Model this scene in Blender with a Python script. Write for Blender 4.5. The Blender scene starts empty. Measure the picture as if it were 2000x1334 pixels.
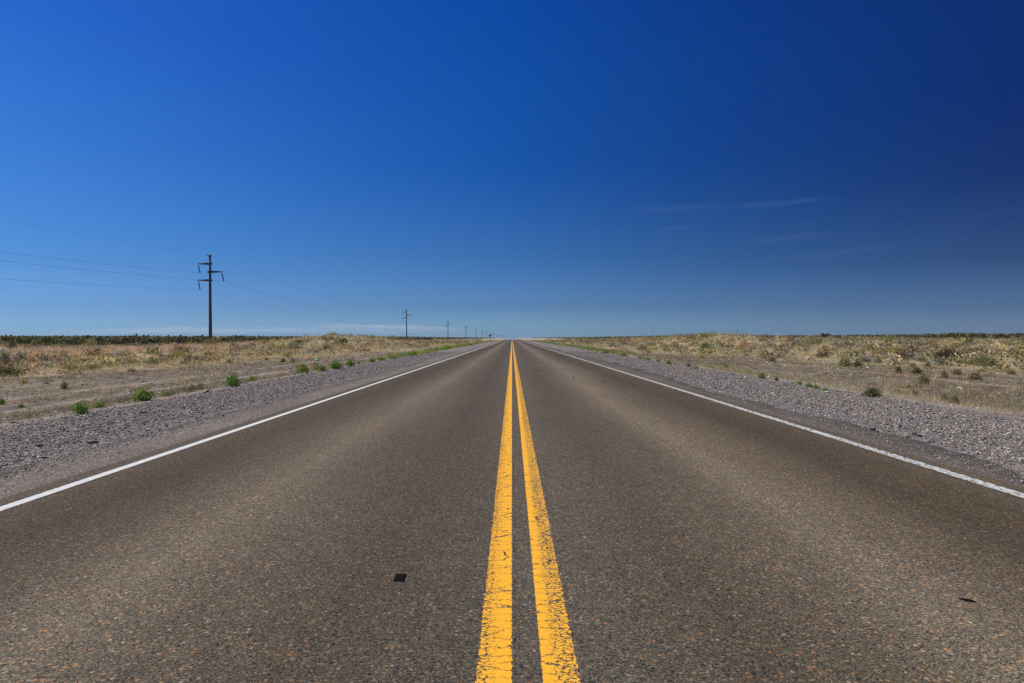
import bpy, math, random
import numpy as np
from mathutils import Vector, noise as mnoise

sc = bpy.context.scene
COL = sc.collection
R = math.radians
F = 1333.0            # focal length in pixels of the 2000 px wide photograph
EYE = 1.15
HOR = 660.0

# ------------------------------------------------------------------ camera
cam_data = bpy.data.cameras.new("camera")
cam_data.lens = 24.0
cam_data.sensor_width = 36.0
cam_data.clip_start = 0.05
cam_data.clip_end = 60000
cam = bpy.data.objects.new("camera", cam_data)
COL.objects.link(cam)
cam.location = (0, 0, EYE)
cam.rotation_euler = (R(90) - math.atan(7.0 / F), 0, 0)
sc.camera = cam

# ------------------------------------------------------------------ light
SUN_EL, SUN_AZ = 52.0, -66.0          # azimuth measured clockwise from +Y (the road's direction)
sun_d = bpy.data.lights.new("sun", 'SUN')
sun_d.energy = 4.9
sun_d.angle = R(0.53)
sun_d.color = (1.0, 0.94, 0.84)
sun = bpy.data.objects.new("sun", sun_d)
COL.objects.link(sun)
_az, _el = R(SUN_AZ), R(SUN_EL)
to_sun = Vector((math.sin(_az) * math.cos(_el), math.cos(_az) * math.cos(_el), math.sin(_el)))
sun.rotation_euler = to_sun.to_track_quat('Z', 'Y').to_euler()

sc.view_settings.view_transform = 'Standard'
sc.view_settings.look = 'None'
sc.view_settings.exposure = 0.0
sc.view_settings.gamma = 1.0
sc.render.engine = 'CYCLES'
sc.cycles.max_bounces = 6
sc.cycles.volume_bounces = 0
sc.cycles.transparent_max_bounces = 8
sc.cycles.use_denoising = False


# ------------------------------------------------------------------ node helpers
class NT:
    def __init__(self, tree):
        self.t = tree
        self.n = tree.nodes
        self.l = tree.links

    def new(self, kind, **kw):
        nd = self.n.new(kind)
        for k, v in kw.items():
            setattr(nd, k, v)
        return nd

    def put(self, sock, v):
        if v is None:
            return
        if isinstance(v, bpy.types.NodeSocket):
            self.l.new(v, sock)
        else:
            sock.default_value = v

    def math(self, op, a, b=None, c=None, clamp=False):
        nd = self.new('ShaderNodeMath', operation=op, use_clamp=clamp)
        self.put(nd.inputs[0], a)
        self.put(nd.inputs[1], b)
        self.put(nd.inputs[2], c)
        return nd.outputs[0]

    def smooth(self, x, lo, hi):
        nd = self.new('ShaderNodeMapRange', interpolation_type='SMOOTHSTEP')
        self.put(nd.inputs['Value'], x)
        self.put(nd.inputs['From Min'], lo)
        self.put(nd.inputs['From Max'], hi)
        return nd.outputs[0]

    def lin(self, x, lo, hi, a=0.0, b=1.0):
        nd = self.new('ShaderNodeMapRange')
        self.put(nd.inputs['Value'], x)
        for k, v in (('From Min', lo), ('From Max', hi), ('To Min', a), ('To Max', b)):
            self.put(nd.inputs[k], v)
        return nd.outputs[0]

    def mix(self, f, a, b, mode='MIX'):
        nd = self.new('ShaderNodeMix', data_type='RGBA', blend_type=mode)
        self.put(nd.inputs[0], f)
        self.put(nd.inputs[6], a)
        self.put(nd.inputs[7], b)
        return nd.outputs[2]

    def ramp(self, x, stops, mode='LINEAR'):
        nd = self.new('ShaderNodeValToRGB')
        cr = nd.color_ramp
        cr.interpolation = mode
        while len(cr.elements) < len(stops):
            cr.elements.new(0.5)
        for e, (p, c) in zip(cr.elements, stops):
            e.position = p
            e.color = (c[0], c[1], c[2], 1)
        self.put(nd.inputs[0], x)
        return nd.outputs[0]

    def noise(self, vec, scale, detail=3, rough=0.55, dist=0.0):
        nd = self.new('ShaderNodeTexNoise')
        self.put(nd.inputs['Vector'], vec)
        nd.inputs['Scale'].default_value = scale
        nd.inputs['Detail'].default_value = detail
        nd.inputs['Roughness'].default_value = rough
        nd.inputs['Distortion'].default_value = dist
        return nd.outputs['Fac']

    def vor(self, vec, scale, feature='F1', rnd=1.0, dims='3D'):
        nd = self.new('ShaderNodeTexVoronoi', feature=feature, voronoi_dimensions=dims)
        self.put(nd.inputs['Vector'], vec)
        nd.inputs['Scale'].default_value = scale
        nd.inputs['Randomness'].default_value = rnd
        return nd

    def vscale(self, vec, s):
        nd = self.new('ShaderNodeVectorMath', operation='MULTIPLY')
        self.put(nd.inputs[0], vec)
        nd.inputs[1].default_value = s
        return nd.outputs[0]

    def vadd(self, a, b):
        nd = self.new('ShaderNodeVectorMath', operation='ADD')
        self.put(nd.inputs[0], a)
        self.put(nd.inputs[1], b)
        return nd.outputs[0]

    def xyz(self, v):
        nd = self.new('ShaderNodeSeparateXYZ')
        self.put(nd.inputs[0], v)
        return nd.outputs

    def comb(self, x, y, z):
        nd = self.new('ShaderNodeCombineXYZ')
        self.put(nd.inputs[0], x)
        self.put(nd.inputs[1], y)
        self.put(nd.inputs[2], z)
        return nd.outputs[0]

    def grey(self, f):
        return self.comb(f, f, f)

    def pos(self):
        return self.new('ShaderNodeNewGeometry').outputs['Position']

    def bump(self, h, strength=0.5, dist=0.01):
        nd = self.new('ShaderNodeBump')
        nd.inputs['Strength'].default_value = strength
        nd.inputs['Distance'].default_value = dist
        self.put(nd.inputs['Height'], h)
        return nd.outputs[0]


def s2l(c):
    return tuple((v / 255 / 12.92) if v <= 10.3 else ((v / 255 + 0.055) / 1.055) ** 2.4 for v in c)


# ------------------------------------------------------------------ sky
# Nishita sky seen through a polarising filter: red and green are held back most away from the sun
world = bpy.data.worlds.new("World")
sc.world = world
world.use_nodes = True
W = NT(world.node_tree)
bg = W.n['Background']
STR = 0.14
bg.inputs[1].default_value = STR
sky = W.new('ShaderNodeTexSky', sky_type='NISHITA', sun_disc=False)
sky.sun_elevation = R(SUN_EL)
sky.sun_rotation = R(SUN_AZ)
sky.altitude = 300
rows = (0, 160, 330, 500, 600, 655)
NISH = {0: [(3.262, 4.464, 6.382), (3.527, 4.839, 6.985), (4.319, 5.835, 7.724), (6.206, 7.532, 7.893), (7.852, 7.726, 5.991), (6.725, 5.776, 4.044)],
        1000: [(1.758, 2.657, 4.253), (1.98, 2.996, 4.792), (2.525, 3.732, 5.496), (3.878, 5.185, 6.112), (5.314, 5.725, 4.837), (4.207, 3.928, 2.994)],
        2000: [(1.464, 2.276, 3.718), (1.768, 2.676, 4.129), (2.397, 3.482, 4.85), (3.755, 4.835, 5.333), (4.719, 4.995, 4.204), (3.427, 3.331, 2.692)]}
TARG = {0: [(42, 104, 202), (52, 116, 208), (66, 130, 213), (90, 149, 214), (118, 161, 206), (130, 167, 201)],
        1000: [(14, 72, 158), (19, 79, 163), (26, 85, 166), (58, 110, 172), (92, 130, 171), (113, 146, 178)],
        2000: [(15, 45, 110), (17, 46, 109), (26, 53, 108), (50, 78, 122), (82, 108, 142), (98, 119, 147)]}
tc = W.new('ShaderNodeTexCoord').outputs['Generated']
dx, dy, dz = W.xyz(tc)
horiz = W.math('SQRT', W.math('ADD', W.math('MULTIPLY', dx, dx), W.math('MULTIPLY', dy, dy)))
azs = W.math('DIVIDE', dx, W.math('MAXIMUM', horiz, 0.001))
TOP = 0.46
ramps = []
for px in (0, 1000, 2000):
    st = []
    for y, n_, t_ in zip(rows, NISH[px], TARG[px]):
        z = (HOR - y) / math.sqrt(F * F + (px - 1000) ** 2 + (HOR - y) ** 2)
        tl = s2l(t_)
        st.append((z / TOP, tuple(min(1.0, tl[k] / (n_[k] * STR)) for k in range(3))))
    st.sort()
    ramps.append(W.ramp(W.math('DIVIDE', dz, TOP, clamp=True), st))
fr = W.lin(azs, 0.0, 0.6)
fl = W.lin(azs, 0.0, -0.6)
ratio = W.mix(fl, W.mix(fr, ramps[1], ramps[2]), ramps[0])
skyc = W.mix(1.0, sky.outputs[0], ratio, 'MULTIPLY')


def streak(px, py, hw, hh, slope, amount, seed, col, stretch=9.0):
    """A thin cirrus streak at a bearing and an elevation."""
    global skyc
    t = (px - 1000) / F
    bear = math.atan(t)
    elev = (HOR - py) / F * math.cos(bear)
    b = W.math('ARCTAN2', dx, dy)
    e = W.math('DIVIDE', dz, W.math('MAXIMUM', horiz, 0.001))
    u = W.math('DIVIDE', W.math('SUBTRACT', b, bear), hw / F)
    e2 = W.math('SUBTRACT', W.math('SUBTRACT', e, elev), W.math('MULTIPLY', u, slope * hw / F))
    v = W.math('DIVIDE', e2, hh / F)
    nz = W.noise(W.comb(W.math('MULTIPLY', u, 2.2), W.math('MULTIPLY', v, 0.9), seed), 1.6, 5, 0.6, 0.6)
    vv = W.math('ADD', v, W.math('MULTIPLY', W.math('SUBTRACT', nz, 0.5), 2.2))
    m = W.math('MULTIPLY', W.smooth(W.math('ABSOLUTE', u), 1.0, 0.25), W.smooth(W.math('ABSOLUTE', vv), 1.0, 0.0))
    fib = W.noise(W.comb(W.math('MULTIPLY', u, 1.5), W.math('MULTIPLY', v, stretch / 3), seed + 5), 2.0, 5, 0.65, 0.3)
    m = W.math('MULTIPLY', m, W.smooth(fib, 0.15, 0.6))
    m = W.math('MULTIPLY', m, amount)
    m = W.math('MULTIPLY', m, W.smooth(dy, 0.0, 0.2))
    skyc = W.mix(m, skyc, tuple(c / STR for c in s2l(col)) + (1,))


streak(740, 638, 150, 6, -0.02, 0.75, 1.3, (164, 178, 202))
streak(850, 641, 75, 4, -0.02, 0.6, 4.1, (158, 172, 196))
streak(740, 646, 200, 8, 0.0, 0.6, 7.7, (150, 168, 195))
streak(400, 645, 270, 8, 0.01, 1.0, 9.2, (152, 176, 204))
streak(1520, 397, 110, 7, 0.02, 0.5, 2.2, (62, 92, 150))
streak(1330, 406, 130, 10, 0.02, 0.42, 3.3, (60, 92, 155))
streak(1320, 446, 50, 5, 0.03, 0.34, 5.9, (66, 98, 158))
streak(1530, 466, 90, 8, 0.07, 0.32, 6.1, (74, 100, 150))
streak(1640, 493, 110, 8, 0.09, 0.26, 8.4, (76, 100, 146))
streak(1920, 420, 110, 7, 0.10, 0.28, 8.9, (50, 70, 125))
W.l.new(skyc, bg.inputs[0])


# ------------------------------------------------------------------ object helpers
def tag(o, label=None, cat=None, group=None, kind=None):
    if label:
        o['label'] = label
    if cat:
        o['category'] = cat
    if group:
        o['group'] = group
    if kind:
        o['kind'] = kind
    return o


def mesh_np(name, verts, faces_flat, face_sizes, mat, cols=None, smooth=False):
    me = bpy.data.meshes.new(name)
    verts = np.asarray(verts, dtype=np.float32)
    nf = len(face_sizes)
    me.vertices.add(len(verts))
    me.vertices.foreach_set('co', verts.ravel())
    me.loops.add(len(faces_flat))
    me.loops.foreach_set('vertex_index', np.asarray(faces_flat, dtype=np.int32))
    me.polygons.add(nf)
    starts = np.concatenate(([0], np.cumsum(face_sizes)[:-1])).astype(np.int32)
    me.polygons.foreach_set('loop_start', starts)
    if smooth:
        me.polygons.foreach_set('use_smooth', np.ones(nf, dtype=bool))
    if cols is not None:
        a = me.color_attributes.new('tint', 'FLOAT_COLOR', 'POINT')
        c4 = np.ones((len(verts), 4), dtype=np.float32)
        c4[:, :3] = cols
        a.data.foreach_set('color', c4.ravel())
    me.update(calc_edges=True)
    me.validate()
    if mat:
        me.materials.append(mat)
    return me


def add(name, me, parent=None, loc=(0, 0, 0), rot=(0, 0, 0), scale=(1, 1, 1)):
    o = bpy.data.objects.new(name, me)
    COL.objects.link(o)
    o.location, o.rotation_euler, o.scale = loc, rot, scale
    if parent:
        o.parent = parent
    return o


class MB:
    """Collects tubes and boxes into one mesh."""
    def __init__(self):
        self.v, self.f = [], []

    def tube(self, path, radii, n=8, cap=True, flat=1.0):
        base = len(self.v)
        pts = [Vector(p) for p in path]
        for i, p in enumerate(pts):
            d = (pts[min(i + 1, len(pts) - 1)] - pts[max(i - 1, 0)]).normalized()
            up = Vector((0, 0, 1)) if abs(d.z) < 0.9 else Vector((0, 1, 0))
            a = d.cross(up).normalized()
            b = a.cross(d).normalized()
            r = radii[i] if isinstance(radii, (list, tuple)) else radii
            for k in range(n):
                t = 2 * math.pi * k / n
                self.v.append(tuple(p + a * r * math.cos(t) + b * r * flat * math.sin(t)))
        for i in range(len(pts) - 1):
            for k in range(n):
                k2 = (k + 1) % n
                self.f.append((base + i * n + k, base + i * n + k2, base + (i + 1) * n + k2, base + (i + 1) * n + k))
        if cap:
            self.f.append(tuple(base + k for k in range(n))[::-1])
            self.f.append(tuple(base + (len(pts) - 1) * n + k for k in range(n)))

    def box(self, x0, x1, y0, y1, z0, z1, taper=None):
        b = len(self.v)
        for z in (z0, z1):
            for x, y in ((x0, y0), (x1, y0), (x1, y1), (x0, y1)):
                self.v.append((x, y, z))
        self.f += [(b, b + 3, b + 2, b + 1), (b + 4, b + 5, b + 6, b + 7), (b, b + 1, b + 5, b + 4),
                   (b + 1, b + 2, b + 6, b + 5), (b + 2, b + 3, b + 7, b + 6), (b + 3, b, b + 4, b + 7)]

    def mesh(self, name, mat, smooth=False):
        ff = [i for f in self.f for i in f]
        return mesh_np(name, self.v, ff, [len(f) for f in self.f], mat, smooth=smooth)


# ------------------------------------------------------------------ terrain
def sst(x, a, b):
    t = np.clip((x - a) / (b - a), 0, 1)
    return t * t * (3 - 2 * t)


def wob(x, y):
    """Gentle, repeatable undulation."""
    return (np.sin(x * 0.21 + 1.3 * np.sin(y * 0.07)) * np.cos(y * 0.17 + 0.9 * np.sin(x * 0.11))
            + 0.5 * np.sin(x * 0.53 + y * 0.31 + 2.0) * np.cos(y * 0.47 - x * 0.19)
            + 0.3 * np.sin(x * 1.3 + y * 0.9) * np.sin(y * 1.1 - x * 0.7 + 1.0))


def height(x, y):
    x = np.asarray(x, dtype=float)
    y = np.asarray(y, dtype=float)
    L = -x
    zl = -0.03 - 0.07 * sst(L, 4.3, 6.9) - 0.27 * sst(L, 6.9, 10.0) - 0.2 * sst(L, 14, 26)
    zl = zl + 0.05 * wob(x, y) * sst(L, 12.5, 20) + 0.012 * wob(x * 3, y * 3) * sst(L, 7, 9)
    zl = zl - 0.03 * (np.exp(-((L - 10.5) / 0.22) ** 2) + np.exp(-((L - 12.5) / 0.22) ** 2))
    zl = zl + 1.85 * np.exp(-((L - 27) / 8.5) ** 2 - ((y - 112) / 34.0) ** 2) * (1 + 0.10 * wob(x * .8, y * .8))
    zl = zl + 0.35 * np.exp(-((L - 40) / 12.0) ** 2 - ((y - 90) / 25.0) ** 2)
    zr = -0.03 - 0.07 * sst(x, 4.3, 7.7) - 0.15 * sst(x, 7.7, 11) + 0.25 * sst(x, 15, 28) + 0.45 * sst(x, 25, 60)
    zr = zr + 0.07 * wob(x, y) * sst(x, 14, 22) + 0.012 * wob(x * 3, y * 3) * sst(x, 8, 10)
    zr = zr + 1.25 * np.exp(-((x - 33) / 13.0) ** 2 - ((y - 115) / 36.0) ** 2) * (1 + 0.10 * wob(x * .8, y * .8))
    zr = zr - 0.35 * sst(y, 250, 500) * sst(x, 15, 30)
    zl = zl + 0.15 * sst(y, 200, 400) * sst(L, 8, 14)
    return np.where(x < 0, zl, zr)


def hz(x, y):
    return float(height(x, y))


def ground_at(px, py):
    """Where the sight line through a point of the photograph meets the terrain."""
    t = (px - 1000) / F
    s = (py - HOR) / F
    y = 1.0
    last = None
    while y < 3000:
        z = EYE - s * y
        if z <= hz(t * y, y):
            if last is None:
                return t * y, y
            a, b = last, y
            for _ in range(20):
                m = (a + b) / 2
                if EYE - s * m <= hz(t * m, m):
                    b = m
                else:
                    a = m
            return t * b, b
        last = y
        y *= 1.01
    return t * 400, 400.0


# ------------------------------------------------------------------ materials
def principled(name, rough=0.9, spec=0.3):
    m = bpy.data.materials.new(name)
    m.use_nodes = True
    n = NT(m.node_tree)
    b = n.n['Principled BSDF']
    b.inputs['Roughness'].default_value = rough
    b.inputs['Specular IOR Level'].default_value = spec
    return m, n, b


ASPH = 0.81


def asphalt(n):
    """Worn asphalt with brown, blue, orange and cream aggregate; returns colour and height."""
    P = n.pos()
    x, y, z = n.xyz(P)
    fine = n.vor(P, 210, dims='2D')
    mid = n.vor(n.vadd(P, (3.1, 1.7, 0)), 88, dims='2D')
    big = n.vor(n.vadd(P, (7.1, 2.7, 0)), 44, dims='2D')
    fr_, fg_, fb_ = n.xyz(fine.outputs['Color'])
    c1 = n.ramp(fr_, [(0, (.012, .012, .013)), (.18, (.050, .046, .040)), (.45, (.120, .098, .076)),
                      (.75, (.160, .138, .108)), (.93, (.20, .175, .14)), (1, (.44, .40, .35))])
    mr, mg, mb = n.xyz(mid.outputs['Color'])
    c2 = n.ramp(mr, [(0, (.022, .024, .030)), (.16, (.060, .064, .068)), (.36, (.095, .098, .085)), (.6, (.14, .122, .096)),
                     (.80, (.125, .108, .105)), (.88, (.22, .16, .10)), (.925, (.30, .17, .08)), (.95, (.24, .20, .16)), (1, (.28, .26, .23))])
    inside = n.smooth(mid.outputs['Distance'], 0.46, 0.30)
    col = n.mix(n.math('MULTIPLY', inside, 0.95), c1, c2)
    br, bgc, bb = n.xyz(big.outputs['Color'])
    pick = n.math('MULTIPLY', n.math('GREATER_THAN', br, 0.80), n.smooth(big.outputs['Distance'], 0.36, 0.26))
    c3 = n.ramp(bgc, [(0, (.015, .018, .028)), (.34, (.030, .034, .044)), (.37, (.40, .20, .09)), (.60, (.46, .24, .12)),
                      (.62, (.22, .19, .14)), (.85, (.34, .24, .17)), (1, (.46, .42, .36))])
    col = n.mix(n.math('MULTIPLY', pick, 0.85), col, c3)
    # polished and dusty bands along the wheel paths
    wx = n.math('ADD', x, n.math('MULTIPLY', n.math('SUBTRACT', n.noise(n.vscale(P, (0.5, 0.06, 1)), 1.0, 3), 0.5), 0.7))
    band = n.ramp(n.lin(wx, -5, 5), [(.00, (.98, .98, .98)), (.13, (.93, .88, .81)), (.18, (.72, .65, .56)), (.215, (.62, .56, .48)),
                                      (.27, (.86, .80, .73)), (.325, (1.36, 1.30, 1.22)), (.37, (.96, .91, .85)), (.43, (.70, .66, .62)),
                                      (.49, (.86, .85, .84)), (.515, (.94, .94, .94)), (.58, (.78, .74, .69)), (.63, (.98, .93, .87)),
                                      (.675, (1.48, 1.42, 1.34)), (.73, (1.05, .98, .91)), (.79, (.66, .60, .52)), (.84, (.72, .65, .56)),
                                      (.875, (.92, .87, .80)), (1, (.98, .96, .92))])
    # colours above 1 are clipped by the ramp, so it is written at half size
    blot = n.lin(n.noise(n.vscale(P, (1.0, 0.22, 1)), 0.9, 5, 0.6), 0.25, 0.75, 0.86, 1.14)
    blot2 = n.lin(n.noise(P, 7.0, 4, 0.6), 0.25, 0.75, 0.90, 1.10)
    g = n.math('MULTIPLY', n.math('MULTIPLY', blot, blot2), ASPH)
    col = n.mix(1.0, col, band, 'MULTIPLY')
    col = n.mix(1.0, col, n.grey(g), 'MULTIPLY')
    col = n.mix(1.0, col, (1.04, 1.01, .90, 1), 'MULTIPLY')
    h = n.math('ADD', n.math('MULTIPLY', n.math('SUBTRACT', 1.0, n.math('MULTIPLY', mid.outputs['Distance'], 1.4)), 0.7),
               n.math('MULTIPLY', fg_, 0.4))
    return col, h, P


GAIN = 1.0
_ramp0 = NT.ramp


def ramp_hi(self, x, stops, mode='LINEAR'):
    """A ramp whose stops may go past 1: written at half size and doubled."""
    if max(max(c) for _, c in stops) <= 1.0:
        return _ramp0(self, x, stops, mode)
    r = _ramp0(self, x, [(p, tuple(v / 2 for v in c)) for p, c in stops], mode)
    nd = self.new('ShaderNodeVectorMath', operation='SCALE')
    self.l.new(r, nd.inputs[0])
    nd.inputs['Scale'].default_value = 2.0
    return nd.outputs[0]


NT.ramp = ramp_hi

m_road, n, b = principled("asphalt", 0.9, 0.12)
c, h, P = asphalt(n)
n.put(b.inputs['Base Color'], c)
n.put(b.inputs['Normal'], n.bump(h, 0.32, 0.004))


def paint_material(name, colour, x0, x1, kind):
    """Road paint on the asphalt between x0 and x1: ragged edges, cracks and worn-through spots show the asphalt."""
    m, n, b = principled(name, 0.85, 0.12)
    c, h, P = asphalt(n)
    x, y, z = n.xyz(P)
    warp = n.math('SUBTRACT', n.noise(P, 45, 4, 0.6), 0.5)
    edge_w = n.math('SUBTRACT', n.noise(n.vadd(P, (5, 5, 0)), 38, 3, 0.6), 0.5)
    xe = n.math('ADD', x, n.math('MULTIPLY', edge_w, 0.022))
    inside = n.math('MULTIPLY', n.math('GREATER_THAN', xe, x0), n.math('LESS_THAN', xe, x1))
    wear = n.noise(n.vscale(P, (1, 0.5, 1)), 3.0, 3)
    if kind == 'yellow_left':
        zone = n.smooth(x, x0 + 0.085, x0 - 0.01)
    elif kind == 'yellow_right':
        zone = n.math('MULTIPLY', n.smooth(x, x0 + 0.025, x0 + 0.07), n.smooth(x, x1 + 0.04, x1 - 0.02))
    else:
        zone = n.lin(x, x0, x1, 0.35 if kind == 'white_clean' else 0.75, 0.35 if kind == 'white_clean' else 0.75)
    zone = n.math('MULTIPLY', zone, n.lin(wear, 0.3, 0.7, 0.55, 1.1))
    if kind.startswith('yellow'):
        # long transverse cracks across the stripe
        pv = n.comb(n.math('MULTIPLY', x, 4.0), n.math('ADD', n.math('MULTIPLY', y, 13.0), n.math('MULTIPLY', warp, 0.9)), 0.0)
        cr = n.vor(pv, 1.0, 'DISTANCE_TO_EDGE', 1.0, '2D').outputs['Distance']
        wid = n.lin(n.noise(P, 16, 2), 0.3, 0.7, -0.004, 0.050)
        crack = n.math('LESS_THAN', cr, wid)
        # crazed, crumbled cells in the worn band
        pv2 = n.comb(n.math('ADD', n.math('MULTIPLY', x, 0.62), n.math('MULTIPLY', warp, 0.012)), n.math('ADD', y, n.math('MULTIPLY', warp, 0.010)), 0.0)
        cr2 = n.vor(pv2, 50.0, 'DISTANCE_TO_EDGE', 1.0, '2D').outputs['Distance']
        n2 = n.noise(n.vadd(P, (1, 9, 0)), 60, 3, 0.6)
        crack2 = n.math('LESS_THAN', cr2, n.math('MULTIPLY', zone, n.lin(n2, 0.40, 0.70, -0.02, 0.36)))
        spots = n.math('GREATER_THAN', n.math('ADD', n.noise(n.vscale(P, (0.7, 1.1, 1)), 85, 3, 0.55), n.math('MULTIPLY', zone, 0.17)), 0.735)
        bad = n.math('MAXIMUM', n.math('MAXIMUM', crack, crack2), spots)
    else:
        sp = n.noise(n.vscale(P, (2.2, 0.30, 1)), 38, 3, 0.6)
        bad = n.math('GREATER_THAN', n.math('ADD', sp, n.math('MULTIPLY', zone, 0.12)), 0.68 if kind == 'white_clean' else 0.60)
    mask = n.math('MULTIPLY', inside, n.math('SUBTRACT', 1.0, bad))
    dirt = n.lin(n.noise(P, 9, 5, 0.65), 0.25, 0.8, 0.90, 1.05)
    grit = n.lin(n.noise(P, 170, 2, 0.6), 0.3, 0.7, 0.93, 1.05)
    pc = n.mix(1.0, colour + (1,), n.grey(n.math('MULTIPLY', dirt, grit)), 'MULTIPLY')
    n.put(b.inputs['Base Color'], n.mix(mask, c, pc))
    hh = n.math('ADD', n.math('MULTIPLY', h, n.math('SUBTRACT', 1.0, n.math('MULTIPLY', mask, 0.6))), n.math('MULTIPLY', mask, 0.7))
    n.put(b.inputs['Normal'], n.bump(hh, 0.45, 0.005))
    return m


YEL = (.87, .43, .03)
WHI = (.62, .64, .61)

m_shoulder, n, b = principled("chip_seal", 0.95, 0.1)
P = n.pos()
v1 = n.vor(P, 48, dims='2D')
v2 = n.vor(n.vadd(P, (4, 2, 0)), 100, dims='2D')
r1 = n.xyz(v1.outputs['Color'])[0]
r2 = n.xyz(v2.outputs['Color'])[0]
ca = n.ramp(r1, [(0, (.03, .03, .03)), (.2, (.08, .072, .066)), (.5, (.165, .145, .125)), (.75, (.26, .225, .195)), (.88, (.36, .25, .17)), (.95, (.30, .28, .26)), (1, (.70, .64, .56))])
cb = n.ramp(r2, [(0, (.05, .05, .055)), (.3, (.13, .12, .115)), (.7, (.20, .18, .168)), (1, (.42, .39, .36))])
cc = n.mix(n.math('MULTIPLY', n.smooth(v1.outputs['Distance'], .5, .3), .7), cb, ca)
cc = n.mix(1.0, cc, (.86, .81, .74, 1), 'MULTIPLY')
cc = n.mix(1.0, cc, n.grey(n.lin(n.noise(n.vscale(P, (1, .3, 1)), 1.6, 5, .6), .25, .75, .70, 1.04)), 'MULTIPLY')
n.put(b.inputs['Base Color'], cc)
n.put(b.inputs['Normal'], n.bump(n.math('SUBTRACT', 1.0, v1.outputs['Distance']), 0.10, 0.002))

# ground: gravel beside the road, sandy wheel tracks, pebbly soil, litter-covered field
m_ground, n, b = principled("ground_soil", 0.95, 0.15)
P = n.pos()
x, y, z = n.xyz(P)
nw = n.math('SUBTRACT', n.noise(P, 1.3, 4, 0.6), 0.5)
nw2 = n.math('SUBTRACT', n.noise(n.vscale(P, (1, .25, 1)), 0.6, 4, 0.6), 0.5)
vg = n.vor(P, 26, dims='2D')
vg2 = n.vor(P, 60, dims='2D')
rg = n.xyz(vg.outputs['Color'])[0]
rg2 = n.xyz(vg2.outputs['Color'])[0]
gravel_c = n.mix(n.math('MULTIPLY', n.smooth(vg.outputs['Distance'], .5, .32), .8),
                 n.ramp(rg2, [(0, (.04, .038, .042)), (.4, (.14, .128, .12)), (.8, (.23, .205, .19)), (1, (.38, .34, .30))]),
                 n.ramp(rg, [(0, (.05, .052, .062)), (.3, (.17, .153, .138)), (.6, (.25, .222, .19)), (.85, (.34, .27, .225)), (1, (.48, .43, .38))]))
soil_c = n.mix(n.smooth(n.noise(n.vscale(P, (1, .5, 1)), 2.2, 5, .65), .35, .65), (.115, .092, .068, 1), (.24, .19, .138, 1))
soil_c = n.mix(n.math('MULTIPLY', n.smooth(n.noise(n.vscale(P, (1, .35, 1)), .7, 5, .7), .45, .62), .6), soil_c, (.31, .24, .13, 1))
soil_c = n.mix(n.math('MULTIPLY', n.smooth(vg2.outputs['Distance'], .45, .25), n.math('MULTIPLY', n.math('ADD', rg2, .2), .8)), soil_c, n.mix(rg, (.07, .065, .07, 1), (.36, .31, .28, 1)))
soil_c = n.mix(n.math('MULTIPLY', n.smooth(n.noise(n.vscale(P, (1, .4, 1)), 1.5, 6, .7), .50, .66), .55), soil_c, (.085, .068, .050, 1))
sand_c = n.mix(n.smooth(n.noise(P, 3.0, 4, .6), .3, .7), (.37, .31, .245, 1), (.27, .225, .18, 1))
field_c = n.mix(n.smooth(n.noise(n.vscale(P, (1, .4, 1)), .5, 5, .65), .38, .62), (.29, .235, .165, 1), (.50, .41, .26, 1))
xw = n.math('ADD', x, n.math('MULTIPLY', nw, .5))
xw2 = n.math('ADD', x, n.math('MULTIPLY', nw2, .35))
col = soil_c
ax_ = n.math('ADD', n.math('ABSOLUTE', x), n.math('MULTIPLY', nw2, 7))
ax_ = n.math('ADD', ax_, n.lin(y, 25, 85, 0.0, 9.5))
mf = n.smooth(ax_, 17, 23)
col = n.mix(mf, col, field_c)


def strip(c, w, soft):
    d = n.math('ABSOLUTE', n.math('SUBTRACT', xw2, c))
    return n.smooth(d, w + soft, w)


trk = n.math('MAXIMUM', n.math('MAXIMUM', strip(-10.5, .10, .20), strip(-12.5, .10, .22)), n.math('MAXIMUM', strip(14.5, .10, .22), n.math('MULTIPLY', strip(16.5, .1, .2), .5)))
edge_s = n.math('MAXIMUM', n.math('MULTIPLY', strip(8.3, .4, .6), .85), n.math('MULTIPLY', strip(-7.35, .25, .5), .8))
edge_s = n.math('MULTIPLY', edge_s, n.smooth(n.noise(P, 1.1, 4), .3, .55))
trk = n.math('MULTIPLY', trk, n.smooth(n.noise(n.vscale(P, (1, .25, 1)), 1.2, 4), .25, .5))
col = n.mix(n.math('MAXIMUM', n.math('MULTIPLY', trk, .9), edge_s), col, sand_c)
gm = n.math('MULTIPLY', n.smooth(xw, -7.35, -6.95), n.smooth(xw, 8.1, 7.6))
col = n.mix(gm, col, gravel_c)
n.put(b.inputs['Base Color'], col)
hgt = n.math('ADD', n.math('MULTIPLY', n.math('SUBTRACT', 1.0, vg.outputs['Distance']), .6), n.math('MULTIPLY', n.math('SUBTRACT', 1.0, vg2.outputs['Distance']), .3))
hgt = n.math('ADD', hgt, n.math('MULTIPLY', n.noise(P, 3, 5, .6), .8))
n.put(b.inputs['Normal'], n.bump(hgt, 0.9, 0.03))


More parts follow.
